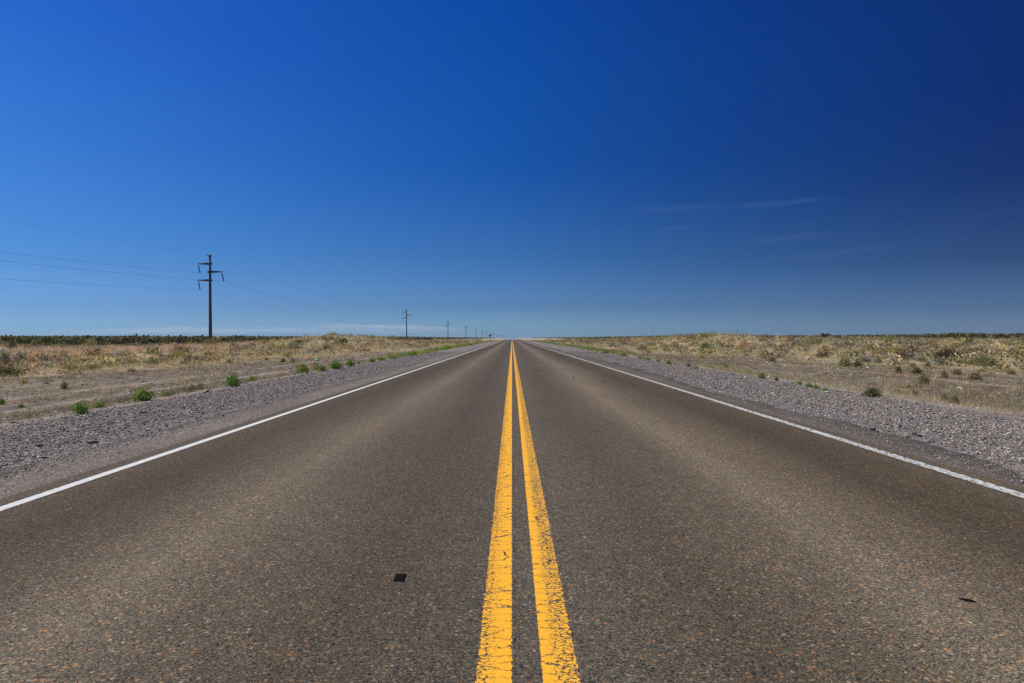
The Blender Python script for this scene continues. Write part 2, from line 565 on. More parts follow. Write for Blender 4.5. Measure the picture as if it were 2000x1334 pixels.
def tinted(name, rough=0.9, spec=0.15, trans=0.0, var=0.0):
    m, n, b = principled(name, rough, spec)
    a = n.new('ShaderNodeAttribute', attribute_name='tint')
    c = a.outputs['Color']
    if var:
        c = n.mix(1.0, c, n.grey(n.lin(n.noise(n.pos(), 14, 3), .25, .75, 1 - var, 1 + var)), 'MULTIPLY')
    n.put(b.inputs['Base Color'], c)
    if trans:
        t = n.new('ShaderNodeBsdfTranslucent')
        n.put(t.inputs[0], c)
        mx = n.new('ShaderNodeMixShader')
        mx.inputs[0].default_value = trans
        n.l.new(b.outputs[0], mx.inputs[1])
        n.l.new(t.outputs[0], mx.inputs[2])
        n.l.new(mx.outputs[0], n.n['Material Output'].inputs[0])
    return m


m_plant = tinted("foliage", 0.8, 0.2, 0.3)
m_grass = tinted("dry_straw", 0.85, 0.15, 0.3)
m_stone = tinted("stone", 0.95, 0.1, 0.0, 0.15)


def plain(name, colour, rough=0.8, spec=0.3, metal=0.0, var=0.15, scale=3.0):
    m, n, b = principled(name, rough, spec)
    nz = n.noise(n.new('ShaderNodeTexCoord').outputs['Object'], scale, 5, .6)
    n.put(b.inputs['Base Color'], n.mix(1.0, colour + (1,), n.grey(n.lin(nz, .25, .75, 1 - var, 1 + var)), 'MULTIPLY'))
    b.inputs['Metallic'].default_value = metal
    return m


m_concrete = plain("pole_concrete", (.085, .085, .09), 0.9, 0.2)
m_insul = plain("insulator_glaze", (.05, .045, .045), 0.35, 0.5)
m_wire = plain("wire_metal", (.16, .17, .18), 0.5, 0.4, 0.3)
m_signback = plain("sign_back", (.10, .11, .12), 0.6, 0.4, 0.2)
m_steel = plain("galvanised_post", (.22, .22, .22), 0.6, 0.4, 0.3)
m_wood = plain("weathered_wood", (.20, .17, .14), 0.9, 0.15, 0, .3, 9)
m_tar = plain("tar", (.010, .010, .012), 1.0, 0.0, 0, .3, 40)
m_rubber = plain("rubber", (.010, .010, .012), 1.0, 0.0, 0, .25, 30)
m_white = plain("white_plastic", (.66, .68, .67), 0.5, 0.4, 0, .08, 12)
m_darkrock = plain("dark_rock", (.035, .030, .030), 0.8, 0.3, 0, .4, 14)
m_greenplastic = plain("green_plastic", (.08, .42, .25), 0.4, 0.4, 0, .1, 12)
m_burnt = plain("burnt_wood", (.045, .035, .030), 0.9, 0.2, 0, .4, 14)

# ------------------------------------------------------------------ setting: ground, road, markings
xs = np.concatenate([-np.geomspace(9000, 60, 34), np.arange(-58, -20, 1.2), np.arange(-20, -4.4, 0.22), [-4.4, -3, 0, 3, 4.4],
                     np.arange(4.6, 20, 0.22), np.arange(20, 58, 1.2), np.geomspace(60, 9000, 34)])
ys = np.concatenate([np.arange(-40, 3, 3.0), np.arange(3, 30, 0.35), np.arange(30, 80, 1.0), np.arange(80, 260, 2.5), np.geomspace(262, 9000, 50)])
X, Y = np.meshgrid(xs, ys)
Z = height(X, Y)
# the surface drops away with the curve of the land in the very far distance
Z = Z - 0.9 * sst(Y, 900, 6000) - 0.9 * sst(np.abs(X), 900, 6000)
nx, ny = len(xs), len(ys)
idx = np.arange(nx * ny).reshape(ny, nx)
q = np.stack([idx[:-1, :-1], idx[:-1, 1:], idx[1:, 1:], idx[1:, :-1]], -1).reshape(-1, 4)
me = mesh_np("ground", np.stack([X.ravel(), Y.ravel(), Z.ravel()], 1), q.ravel(), np.full(len(q), 4), m_ground, smooth=True)
tag(add("ground", me), "flat stony semi-desert ground with sandy wheel tracks", kind='structure')

ROAD_END = 384.0


def sheet(name, xl, xr, z, mat, label, y0=-12.0, y1=ROAD_END, step=2.0, zf=None):
    yy = np.arange(y0, y1 + 0.01, step)
    yy[-1] = y1
    v, f = [], []
    for i, yv in enumerate(yy):
        k = len(v)
        v += [(xl, yv, z), (xr, yv, z if zf is None else zf)]
        if i:
            f += [k - 2, k - 1, k + 1, k]
    me = mesh_np(name, v, f, np.full(len(yy) - 1, 4), mat)
    return tag(add(name, me), label, kind='structure')


sheet("road", -3.66, 3.93, 0.0, m_road, "two-lane brown grey asphalt road running straight to the horizon")


def ragged_strip(name, xi, xo, z, zo, mat, label, amp, seed):
    """Strip along the road whose outer edge is broken."""
    rnd = np.random.RandomState(seed)
    yy = np.concatenate([np.arange(-12, 40, 0.12), np.arange(40, ROAD_END, 1.0), [ROAD_END]])
    k = np.convolve(rnd.randn(len(yy) + 20), np.ones(9) / 9, 'same')[10:-10]
    k2 = np.convolve(rnd.randn(len(yy) + 200), np.ones(60) / 60, 'same')[100:-100]
    e = xo + np.sign(xo) * (amp * k + amp * 4 * k2)
    v, f = [], []
    for i, yv in enumerate(yy):
        b0 = len(v)
        v += [(xi, yv, z), (e[i], yv, zo), (e[i] + np.sign(xo) * .02, yv, zo - 0.03)]
        if i:
            q4 = [(b0 - 3, b0 - 2, b0 + 1, b0), (b0 - 2, b0 - 1, b0 + 2, b0 + 1)]
            for q_ in q4:
                f += list(q_) if xo > 0 else list(q_)[::-1]
    me = mesh_np(name, v, f, np.full(2 * (len(yy) - 1), 4), mat)
    return tag(add(name, me), label, kind='structure')


ragged_strip("shoulder", -3.50, -4.42, -0.006, -0.014, m_shoulder, "narrow rough grey paved shoulder outside the left edge line", .20, 3)
ragged_strip("shoulder", 3.80, 4.50, -0.006, -0.014, m_shoulder, "narrow rough grey paved shoulder outside the right edge line", .20, 8)

sheet("road_marking", -0.135, 0.012, 0.0013, paint_material("yellow_paint_left", YEL, -0.121, -0.001, 'yellow_left'),
      "left stripe of the cracked double yellow centre line")
sheet("road_marking", 0.090, 0.245, 0.0013, paint_material("yellow_paint_right", YEL, 0.104, 0.229, 'yellow_right'),
      "right stripe of the cracked double yellow centre line, worn along its middle")
sheet("road_marking", -3.505, -3.375, 0.0013, paint_material("white_paint_left", WHI, -3.485, -3.397, 'white_clean'),
      "clean white edge line on the left of the road")
sheet("road_marking", 3.635, 3.805, 0.0013, paint_material("white_paint_right", WHI, 3.670, 3.782, 'white_worn'),
      "worn white edge line on the right of the road")

# the shimmering strip at the far end: hot air over the road mirrors the sky
m_mir = bpy.data.materials.new("hot_air_mirror")
m_mir.use_nodes = True
n = NT(m_mir.node_tree)
n.n.remove(n.n['Principled BSDF'])
g = n.new('ShaderNodeBsdfGlossy')
g.inputs['Roughness'].default_value = 0.0
g.inputs['Color'].default_value = (.97, .94, .86, 1)
n.l.new(g.outputs[0], n.n['Material Output'].inputs[0])
v = [(-4.9, 377, .012), (5.2, 377, .012), (6.2, 800, .012), (-6.0, 800, .012), (9, 1500, .012), (-9, 1500, .012), (20, 5500, .02), (-20, 5500, .02)]
me = mesh_np("mirage", v, [0, 1, 2, 3, 3, 2, 4, 5, 5, 4, 6, 7], [4, 4, 4], m_mir)
tag(add("mirage", me), "pale blue mirage shimmering over the far end of the road", kind='structure')

# ------------------------------------------------------------------ tar patch, rubber scrap, rocks, litter
rng = np.random.RandomState(11)


def blob(name, px, py, w, d, hgt_, mat, label, cat, seed, rot=0.0, shape='rock', group=None, base=None):
    x0, y0 = ground_at(px, py) if base is None else base
    yr = EYE * F / (py - HOR)
    if abs((px - 1000) / F * yr) < 3.66:                # lies on the asphalt
        x0, y0 = (px - 1000) / F * yr, yr
    z0 = 0.0 if abs(x0) < 3.8 else hz(x0, y0)
    rs = np.random.RandomState(seed)
    v, f = [], []
    if shape == 'patch':                      # thin spread with a ragged square outline
        nn = 44
        ring = []
        for i in range(nn):
            t = 2 * math.pi * i / nn
            c_, s_ = math.cos(t), math.sin(t)
            k = 1 / max(abs(c_), abs(s_)) ** 0.9
            k *= 1 + 0.06 * rs.randn()
            ring.append((c_ * k * w / 2, s_ * k * d / 2))
        for zz, sc_ in ((0, 1.0), (hgt_, 0.95)):
            v += [(a * sc_, b_ * sc_, zz) for a, b_ in ring]
        v.append((0, 0, hgt_ * 1.3))
        for i in range(nn):
            j = (i + 1) % nn
            f += [(i, j, nn + j, nn + i), (nn + i, nn + j, 2 * nn)]
    elif shape == 'leaf':                     # pointed, slightly arched strip
        nn = 12
        for i in range(nn + 1):
            t = i / nn
            wid = (math.sin(math.pi * t) ** 0.7) * d / 2 + 0.001
            xx = (t - .5) * w
            arch = 0.3 * hgt_ + hgt_ * math.sin(math.pi * t) * .9
            for s_, zz in ((-1, 0.0), (1, 0.0), (1, arch), (-1, arch)):
                v.append((xx, s_ * wid, zz))
            if i:
                a = 4 * i
                for k in range(4):
                    k2 = (k + 1) % 4
                    f.append((a - 4 + k, a - 4 + k2, a + k2, a + k))
    elif shape == 'sheet':                    # crumpled thin film
        nn = 6
        g_ = rs.randn(nn, nn)
        for j in range(nn):
            for i in range(nn):
                v.append(((i / (nn - 1) - .5) * w + rs.randn() * w * .05, (j / (nn - 1) - .5) * d + rs.randn() * d * .05, hgt_ * (.35 + .3 * abs(g_[j, i]))))
        m0 = len(v)
        v += [(a, b_, c_ - .006) for a, b_, c_ in v[:m0]]
        for j in range(nn - 1):
            for i in range(nn - 1):
                a = j * nn + i
                f.append((a, a + 1, a + nn + 1, a + nn))
                f.append((m0 + a, m0 + a + nn, m0 + a + nn + 1, m0 + a + 1))
        rim = [i for i in range(nn)] + [j * nn + nn - 1 for j in range(1, nn)] + [(nn - 1) * nn + i for i in range(nn - 2, -1, -1)] + [j * nn for j in range(nn - 2, 0, -1)]
        for a, b_ in zip(rim, rim[1:] + rim[:1]):
            f.append((b_, a, m0 + a, m0 + b_))
    else:                                     # faceted rock
        nu, nv = 9, 6
        for j in range(nv + 1):
            ph = math.pi * j / nv
            for i in range(nu):
                t = 2 * math.pi * i / nu
                k = 1 + .16 * rs.randn()
                v.append((math.sin(ph) * math.cos(t) * w / 2 * k, math.sin(ph) * math.sin(t) * d / 2 * k, (math.cos(ph) * .5 + .42) * hgt_ * (1 + .08 * rs.randn())))
        for j in range(nv):
            for i in range(nu):
                i2 = (i + 1) % nu
                f.append((j * nu + i, j * nu + i2, (j + 1) * nu + i2, (j + 1) * nu + i))
    me = mesh_np(name, v, [i for ff in f for i in ff], [len(ff) for ff in f], mat)
    o = add(name, me, loc=(x0, y0, z0), rot=(0, 0, rot))
    tag(o, label, cat, group)
    return o


blob("tar_patch", 781, 1129, .056, .112, .0015, m_tar, "small black square tar patch on the left lane", "tar patch", 5, .05, 'patch')
blob("rubber_scrap", 1891, 1174, .066, .028, .004, m_rubber, "black pointed rubber scrap lying on the right lane", "scrap", 6, -.77, 'leaf')
blob("stone", 1120, 738, .07, .05, .03, m_darkrock, "small dark stone alone on the right lane", "stone", 7)
blob("rock", 1705, 840, .10, .05, .025, m_darkrock, "black flat rock at the gravel edge beside the right paved shoulder", "rock", 9, .2)
blob("rock", 1785, 848, .07, .04, .02, m_darkrock, "small reddish black rock just beyond the flat rock on the right gravel", "rock", 10, .2)
blob("rock", 1796, 853, .06, .05, .03, m_darkrock, "dark pointed rock nearest the paved shoulder on the right gravel", "rock", 12, .6)
blob("rock", 1397, 759, .09, .06, .03, m_darkrock, "black rock on the far part of the right gravel edge", "rock", 13, .1)
blob("rock", 179, 866, .12, .07, .04, plain("grey_rock", (.20, .19, .18), .85, .2, 0, .3, 14), "grey rock at the inner edge of the left gravel", "rock", 14, .3)
blob("plank", 280, 807, .12, .04, .03, m_burnt, "short dark piece of plank lying on the left gravel", "plank", 15, .5)
blob("rock", 77, 872, .09, .05, .025, m_darkrock, "dark rock in the left gravel nearest the frame edge", "rock", 16, .1)

litter = [
    (651, 695, .50, .22, .20, "white plastic scrap on the grass slope behind the left roadside clumps"),
    (83, 681, 2.2, .8, .5, "large white plastic sheet caught in the dry grass before the dark trees"),
    (1435, 696, .35, .2, .18, "white scrap in the reddish grass of the right verge"),
    (1385, 709, .26, .2, .12, "small white scrap near the green tufts of the right verge"),
    (1500, 709, .75, .3, .16, "pale grey plastic sheet folded on the right verge"),
    (1582, 703, .35, .25, .15, "white scrap left of the dark red brush on the right"),
    (1739, 731, .20, .16, .13, "white bottle scrap on bare soil of the right verge"),
    (1793, 694, .45, .25, .25, "white bag scrap hanging in the grass left of the big dark bush"),
    (1773, 699, .40, .25, .15, "white scrap beside the low red brush"),
    (1815, 699, .45, .25, .22, "white bag at the left foot of the big dark bush"),
    (1849, 708, .70, .3, .15, "white plastic sheet under the big dark bush"),
    (1978, 711, .40, .25, .12, "flat white scrap near the right end of the verge"),
    (1953, 770, .14, .1, .08, "tiny pale green scrap on the stony soil at the right"),
    (1875, 759, .20, .14, .07, "pinkish white scrap on the stony soil right of the domed bush"),
    (1833, 780, .30, .16, .07, "pale crumpled scrap beside the yellow flowered weed"),
    (1694, 719, .28, .16, .12, "white scrap in front of the reddish brush"),
]
for i, (px, py, w_, d_, h_, lab) in enumerate(litter):
    blob("litter_scrap", px, py, w_ * .62, d_ * .5, h_ * .6, m_white, lab, "litter", 40 + i, rng.rand() * 3, 'sheet', "white litter on the verges")
blob("litter_scrap", 621, 709, .25, .12, .3, m_greenplastic, "bright green plastic scrap among the left roadside clumps", "litter", 77, .4, 'sheet')

# ------------------------------------------------------------------ gravel stones
GOLD = (1 + 5 ** .5) / 2
ICO_V = np.array([(-1, GOLD, 0), (1, GOLD, 0), (-1, -GOLD, 0), (1, -GOLD, 0), (0, -1, GOLD), (0, 1, GOLD), (0, -1, -GOLD), (0, 1, -GOLD),
                  (GOLD, 0, -1), (GOLD, 0, 1), (-GOLD, 0, -1), (-GOLD, 0, 1)]) / math.sqrt(1 + GOLD ** 2)
ICO_F = np.array([(0, 11, 5), (0, 5, 1), (0, 1, 7), (0, 7, 10), (0, 10, 11), (1, 5, 9), (5, 11, 4), (11, 10, 2), (10, 7, 6), (7, 1, 8),
                  (3, 9, 4), (3, 4, 2), (3, 2, 6), (3, 6, 8), (3, 8, 9), (4, 9, 5), (2, 4, 11), (6, 2, 10), (8, 6, 7), (9, 8, 1)])


def palette(rs, N, cols, weights, jitter):
    cols = np.array(cols)
    w = np.array(weights, float)
    pick = rs.choice(len(cols), N, p=w / w.sum())
    return cols[pick] * np.exp(rs.randn(N, 1) * jitter)


def stones(name, x, y, size, cols, label, sink=0.3, base=None):
    N = len(x)
    rs = np.random.RandomState(N)
    V = ICO_V[None] * (1 + .24 * rs.randn(N, 12, 1))
    s = size[:, None] * np.stack([1 + .35 * rs.rand(N), .7 + .3 * rs.rand(N), .28 + .24 * rs.rand(N)], 1) * .5
    V = V * s[:, None, :]
    a = rs.rand(N) * 6.283
    ca, sa = np.cos(a)[:, None], np.sin(a)[:, None]
    tl = (rs.randn(N) * .25)[:, None]
    Zt = V[:, :, 2] + V[:, :, 0] * tl
    Xr = V[:, :, 0] * ca - V[:, :, 1] * sa
    Yr = V[:, :, 0] * sa + V[:, :, 1] * ca
    Zr = Zt + ((height(x, y) if base is None else base) + size * (.5 - sink) * .5)[:, None]
    P = np.stack([Xr + x[:, None], Yr + y[:, None], Zr], 2).reshape(-1, 3)
    Fc = (ICO_F[None] + 12 * np.arange(N)[:, None, None]).reshape(-1)
    C = np.repeat(cols, 12, 0)
    me = mesh_np(name, P, Fc, np.full(20 * N, 3), m_stone, C)
    return tag(add(name, me), label, kind='stuff')


GRAV = [(.075, .071, .068), (.18, .163, .145), (.30, .266, .23), (.42, .37, .32), (.44, .30, .225), (.50, .38, .26), (.66, .60, .50), (.23, .24, .235)]
GW = [2.2, 3.5, 4, 2.5, 1.6, .9, .5, 1.8]
rs = np.random.RandomState(21)
gx, gy, gs = [], [], []
for side, xa, xb in ((-1, 4.35, 7.15), (1, 4.45, 7.85)):
    for y0, y1, dens, s0 in ((4.0, 9, 2300, .0120), (9, 16, 1300, .0150), (16, 30, 560, .020), (30, 60, 150, .030)):
        N = int((xb - xa) * (y1 - y0) * dens)
        u = rs.rand(N)
        xx = xa + (xb - xa) * u
        yy = y0 + (y1 - y0) * rs.rand(N)
        keep = (rs.rand(N) < sst(xx, xa - .05, xa + .75) * .88 + .12) & (rs.rand(N) < 1 - .7 * sst(xx, xb - .6, xb))
        xx, yy = xx[keep], yy[keep]
        gx.append(side * xx)
        gy.append(yy)
        gs.append(s0 * .88 * np.exp(rs.randn(len(xx)) * .62))
gx, gy, gs = map(np.concatenate, (gx, gy, gs))
vis = np.abs(gx) < gy * .80 + 1.2
gx, gy, gs = gx[vis], gy[vis], np.clip(gs[vis], .006, .048)
stones("gravel", gx, gy, gs, palette(rs, len(gx), GRAV, GW, .14), "loose grey, bluish and pink gravel along both road edges")
# sparse stones in the soil of the verges
N = 60000
yy = 5 * (75 / 5) ** rs.rand(N)
xx = (7 + 22 * rs.rand(N) ** 1.3) * np.where(rs.rand(N) < .5, -1, 1)
k = (np.abs(xx) < yy * .80 + 1.5) & (rs.rand(N) < .4 + .6 * (wob(xx * 2.3, yy * 2.3) > -.1))
xx, yy = xx[k], yy[k]
stones("pebbles", xx, yy, (.016 + .0008 * yy) * np.exp(rs.randn(len(xx)) * .45), palette(rs, len(xx), GRAV, [2, 3, 3.5, 3, 3, 2.5, 1.2, 1], .22),
       "scattered pebbles in the bare soil of the verges")
# loose chips lying on the pavement edge
N = 42000
yy = 4.5 + 30 * rs.rand(N) ** 1.5
s_ = np.where(rs.rand(N) < .5, -1, 1)
xx = s_ * (4.55 - np.abs(rs.randn(N)) * .26)
stones("loose_gravel", xx, yy, .0085 * np.exp(rs.randn(N) * .4), palette(rs, N, GRAV, GW, .22), "loose chips thrown onto the paved shoulders", 0.25, np.where(np.abs(xx) < 4.42, -0.010, height(xx, yy)))


# ------------------------------------------------------------------ grass tufts
def tufts(name, x, y, h, spread, cols, nb, wid, label, lean=.55):
    """Tufts of narrow triangular blades merged into one uncountable cover."""
    N = len(x)
    rs = np.random.RandomState(N + nb)
    z = height(x, y)
    M = N * nb
    tx, ty, tz = np.repeat(x, nb), np.repeat(y, nb), np.repeat(z, nb)
    hh = np.repeat(h, nb) * (.55 + .55 * rs.rand(M))
    sp = np.repeat(spread, nb)
    a = rs.rand(M) * 6.283
    r = np.sqrt(rs.rand(M)) * .45 * sp
    bx, by = tx + r * np.cos(a), ty + r * np.sin(a)
    ln = hh * lean * (.2 + rs.rand(M))
    a2 = a + rs.randn(M) * .6
    ex, ey = bx + ln * np.cos(a2), by + ln * np.sin(a2)
    w = np.repeat(wid, nb) * (.6 + .8 * rs.rand(M))
    pa = rs.rand(M) * 6.283
    ox, oy = w * np.cos(pa) * .5, w * np.sin(pa) * .5
    P = np.empty((M, 3, 3), np.float32)
    P[:, 0] = np.stack([bx - ox, by - oy, tz - .02], 1)
    P[:, 1] = np.stack([bx + ox, by + oy, tz - .02], 1)
    P[:, 2] = np.stack([ex, ey, tz + hh], 1)
    C = np.repeat(cols, nb, 0) * np.exp(rs.randn(M, 1) * .22)
    C = np.repeat(C, 3, 0)
    me = mesh_np(name, P.reshape(-1, 3), np.arange(3 * M), np.full(M, 3), m_grass, C)
    return tag(add(name, me), label, kind='stuff')


STRAW = [(.84, .68, .37), (.88, .75, .46), (.76, .60, .31), (.62, .54, .24), (.46, .44, .18), (.36, .27, .16), (.84, .62, .36), (.74, .68, .45)]
rs = np.random.RandomState(5)


def field_points(side, N, xmin, xmax, ymin, ymax):
    yy = ymin * (ymax / ymin) ** rs.rand(N)
    xx = xmin + (xmax - xmin) * rs.rand(N) ** 1.15
    k = xx < yy * .80 + 3
    return side * xx[k], yy[k]


def near_edge(y, side):
    return (np.interp(y, [15, 28, 50, 85], [20.5, 19.5, 14.5, 10.5]) if side < 0 else np.interp(y, [15, 28, 50, 85], [19.0, 18.0, 13.5, 10.5]))


def pinkish(x, y):
    return 0.5 + 0.5 * np.sin(x * .12 + y * .05)


for side, name_side in ((-1, "left"), (1, "right")):
    for ymin, ymax, N, nb, hmul, wmul, smul in ((17, 60, 19000, 16, 1.0, 1.2, 1.0), (50, 130, 26000, 12, 1.05, 2.4, 1.6), (120, 480, 22000, 9, 1.15, 5.5, 3.0)):
        x, y = field_points(side, N, 9.5, 66 if ymin < 100 and side < 0 else 150, ymin, ymax)
        x0 = near_edge(y, side)
        edge = sst(np.abs(x) + 2.5 * wob(x * .5, y * .5), x0 - 1, x0 + 4)
        dens = (.35 + .65 * (wob(x * 1.1, y * 1.1) > -.3)) * (.05 + .95 * edge)
        k = rs.rand(len(x)) < dens
        x, y, x0 = x[k], y[k], x0[k]
        wts = [4, 4, 3, 2, 1.2, .7, 2, 1.6]
        c = palette(rs, len(x), STRAW, wts, .18)
        big = wob(x * .35, y * .35 + 7)[:, None]
        c = c * (1 + .16 * big) * .93
        h = (.20 + .22 * rs.rand(len(x))) * hmul * (.6 + .4 * sst(np.abs(x), x0, x0 + 8))
        tufts("dry_grass", x, y, h, (.30 + .35 * rs.rand(len(x))) * smul, c, nb, np.full(len(x), .009 * wmul),
              f"straw coloured dry bunch grass covering the field on the {name_side}")
# pink-brown grass belt before the left trees
x, y = field_points(-1, 9500, 34, 66, 46, 112)
c = palette(rs, len(x), [(.74, .50, .34), (.80, .58, .38), (.74, .60, .36)], [3, 2, 2], .12)
tufts("pinkish_grass", x, y, .50 + .2 * rs.rand(len(x)), .6 + .3 * rs.rand(len(x)), c, 12, np.full(len(x), .018),
      "pinkish feathery grass belt in front of the dark trees on the left", .35)
# low straw edging along the right gravel and thin weeds on the bare verge
N = 5200
y = 7 * (200 / 7) ** rs.rand(N)
x = 8.25 + .9 * rs.rand(N) ** 1.4 + .22 * np.sin(y * .7)
k = rs.rand(N) < .35 + .65 * (wob(x * 4, y * 1.5) > -.1)
x, y = x[k], y[k]
tufts("edge_grass", x, y, .07 + .10 * rs.rand(len(x)), .22 + .1 * rs.rand(len(x)), palette(rs, len(x), [(.55, .44, .20), (.50, .42, .26), (.42, .36, .12), (.58, .50, .32)], [3, 3, 2, 2], .15),
      14, .004 + .00012 * y, "low pale straw grass fringing the right gravel edge")
N = 1500
y = 9 * (90 / 9) ** rs.rand(N)
x = 9.0 + 10 * rs.rand(N)
k = (x < y * .8 + 2) & (wob(x * 1.3 + 4, y * .9) > .05)
x, y = x[k], y[k]
tufts("verge_tufts", x, y, x * 0 + .06 + .11 * rs.rand(len(x)), .25 + .2 * rs.rand(len(x)), palette(rs, len(x), [(.66, .52, .28), (.56, .44, .24), (.40, .33, .15), (.36, .24, .15), (.24, .25, .10)], [3, 2.5, 2, 1.2, 1.4], .2),
      18, .004 + .00016 * y, "warm dry tufts dotted over the stony right verge", .6)
N = 9000
y = 55 * (420 / 55) ** rs.rand(N)
sd = np.where(rs.rand(N) < .5, -1, 1)
x = sd * (np.where(sd < 0, 7.3, 8.2) + 2.4 * rs.rand(N) ** 1.3 * (.6 + y / 200))
tufts("verge_grass", x, y, .14 + .16 * rs.rand(N), .5 + .4 * rs.rand(N), palette(rs, N, [(.26, .30, .09), (.40, .38, .13), (.17, .24, .07), (.52, .45, .2)], [3, 3, 2, 2], .18),
      9, .008 + .00018 * y, "yellow green grass line bordering the gravel in the distance", .5)
N = 34000
y = 6 * (110 / 6) ** rs.rand(N)
sd = np.where(rs.rand(N) < .5, -1, 1)
x = sd * np.where(sd < 0, 7.4 + 15 * rs.rand(N), 9.2 + 12 * rs.rand(N))
k = (np.abs(x) < y * .8 + 2) & (rs.rand(N) < .25 + .75 * (wob(x * 1.7, y * 1.2) > -.05))
k &= ~((np.abs(np.abs(x) - 10.5) < .3) & (x < 0)) & ~((np.abs(np.abs(x) - 12.5) < .3) & (x < 0))
x, y = x[k], y[k]
tufts("low_weeds", x, y, .04 + .10 * rs.rand(len(x)), .16 + .16 * rs.rand(len(x)),
      palette(rs, len(x), [(.13, .17, .05), (.28, .27, .10), (.42, .34, .19), (.30, .19, .11), (.48, .38, .24), (.20, .13, .10)], [2.2, 3, 3, 2.4, 3, 1.5], .25),
      12, .004 + .00018 * y, "sparse low weeds and dead stalks on the bare stony verges", .8)


# ------------------------------------------------------------------ shrubs: each one is a thing
KINDS = {   # leaf colours, leaf length, width, uprightness, stems colour, flowers
    'green': ([(0.177, 0.316, 0.047), (0.276, 0.421, 0.077), (0.396, 0.5, 0.116), (0.14, 0.224, 0.047)], .15, .035, .75, (.10, .13, .05)),
    'darkgreen': ([(0.084, 0.116, 0.035), (0.128, 0.155, 0.042), (0.17, 0.177, 0.057)], .09, .05, .3, (.08, .06, .04)),
    'olive': ([(0.239, 0.245, 0.088), (0.312, 0.297, 0.112), (0.184, 0.193, 0.072), (0.404, 0.35, 0.16)], .10, .04, .45, (.14, .11, .07)),
    'yellowgreen': ([(0.373, 0.358, 0.075), (0.466, 0.42, 0.119), (0.265, 0.279, 0.075), (0.559, 0.466, 0.164)], .10, .035, .5, (.15, .12, .06)),
    'brown': ([(0.199, 0.134, 0.078), (0.276, 0.19, 0.103), (0.147, 0.1, 0.069), (0.345, 0.27, 0.155)], .09, .032, .4, (.09, .06, .05)),
    'darkbrown': ([(0.083, 0.06, 0.048), (0.112, 0.075, 0.053), (0.15, 0.098, 0.06)], .08, .035, .3, (.05, .04, .04)),
    'red': ([(0.216, 0.145, 0.088), (0.277, 0.194, 0.107), (0.165, 0.116, 0.088)], .10, .03, .5, (.13, .07, .05)),
    'gray': ([(0.319, 0.329, 0.227), (0.42, 0.412, 0.302), (0.252, 0.264, 0.181), (0.218, 0.23, 0.181)], .10, .04, .5, (.16, .14, .12)),
    'straw': ([(0.546, 0.39, 0.195), (0.65, 0.481, 0.247), (0.442, 0.299, 0.143)], .20, .022, .8, (.34, .25, .14)),
}
_cache = {}


def crown_mesh(kind, variant, nleaf, flowers=None):
    key = (kind, variant, nleaf)
    if key in _cache:
        return _cache[key]
    cols, ll, lw, upr, stemc = KINDS[kind]
    rs = np.random.RandomState(abs(hash((len(kind), variant, nleaf))) % 9999 + len(cols))
    M = nleaf
    a = rs.rand(M) * 6.283
    cz = rs.rand(M) ** .8
    sz = np.sqrt(1 - cz ** 2)
    lob = 1 + .16 * np.sin(a * 3 + variant * 2) + .12 * np.sin(a * 5 + cz * 6 + variant) + .10 * np.cos(cz * 9 + a * 2)
    r = (.35 + .65 * rs.rand(M) ** .45) * lob * .47
    gap = np.sin(a * 4 + variant) * np.sin(cz * 7 + variant * 3)
    r = np.where(gap > .55, r * .72, r)
    P = np.stack([r * sz * np.cos(a), r * sz * np.sin(a), cz * r * 2 * .92 + .02], 1)
    d = P - np.array([0, 0, -.25])
    d /= np.linalg.norm(d, axis=1)[:, None]
    d = d * (1 - upr) + np.array([0, 0, 1]) * upr + rs.randn(M, 3) * .38
    d /= np.linalg.norm(d, axis=1)[:, None]
    s = np.cross(d, rs.randn(M, 3))
    s /= np.linalg.norm(s, axis=1)[:, None]
    L = ll * (.6 + .8 * rs.rand(M))[:, None]
    Wd = lw * (1.35 if M > 500 else 2.3) * (.7 + .6 * rs.rand(M))[:, None]
    quad = np.stack([P - d * L * .5, P + s * Wd * .5, P + d * L * .5, P - s * Wd * .5], 1)
    quad[:, :, 2] = np.maximum(quad[:, :, 2], .0)
    C = palette(rs, M, cols, [1] * len(cols), .20)
    clump = 1 + .22 * np.sin(P[:, 0:1] * 14 + variant) * np.sin(P[:, 1:2] * 13 + P[:, 2:3] * 11)
    C = C * clump
    me = mesh_np(kind + "_foliage", quad.reshape(-1, 3), np.arange(4 * M), np.full(M, 4), m_plant, np.repeat(C, 4, 0))
    # stems
    S = 26
    a = rs.rand(S) * 6.283
    tilt = rs.rand(S) * 1.1
    ends = np.stack([np.sin(tilt) * np.cos(a) * .45, np.sin(tilt) * np.sin(a) * .45, np.cos(tilt) * .85 + .03], 1)
    base = ends * .08
    base[:, 2] = -.03
    sd = np.cross(ends - base, rs.randn(S, 3))
    sd /= np.linalg.norm(sd, axis=1)[:, None]
    tri = np.stack([base - sd * .012, base + sd * .012, ends + sd * .003, ends - sd * .003], 1)
    ms = mesh_np("stems", tri.reshape(-1, 3), np.arange(4 * S), np.full(S, 4), m_plant, np.tile(np.array([stemc]), (4 * S, 1)))
    _cache[key] = (me, ms)
    return me, ms


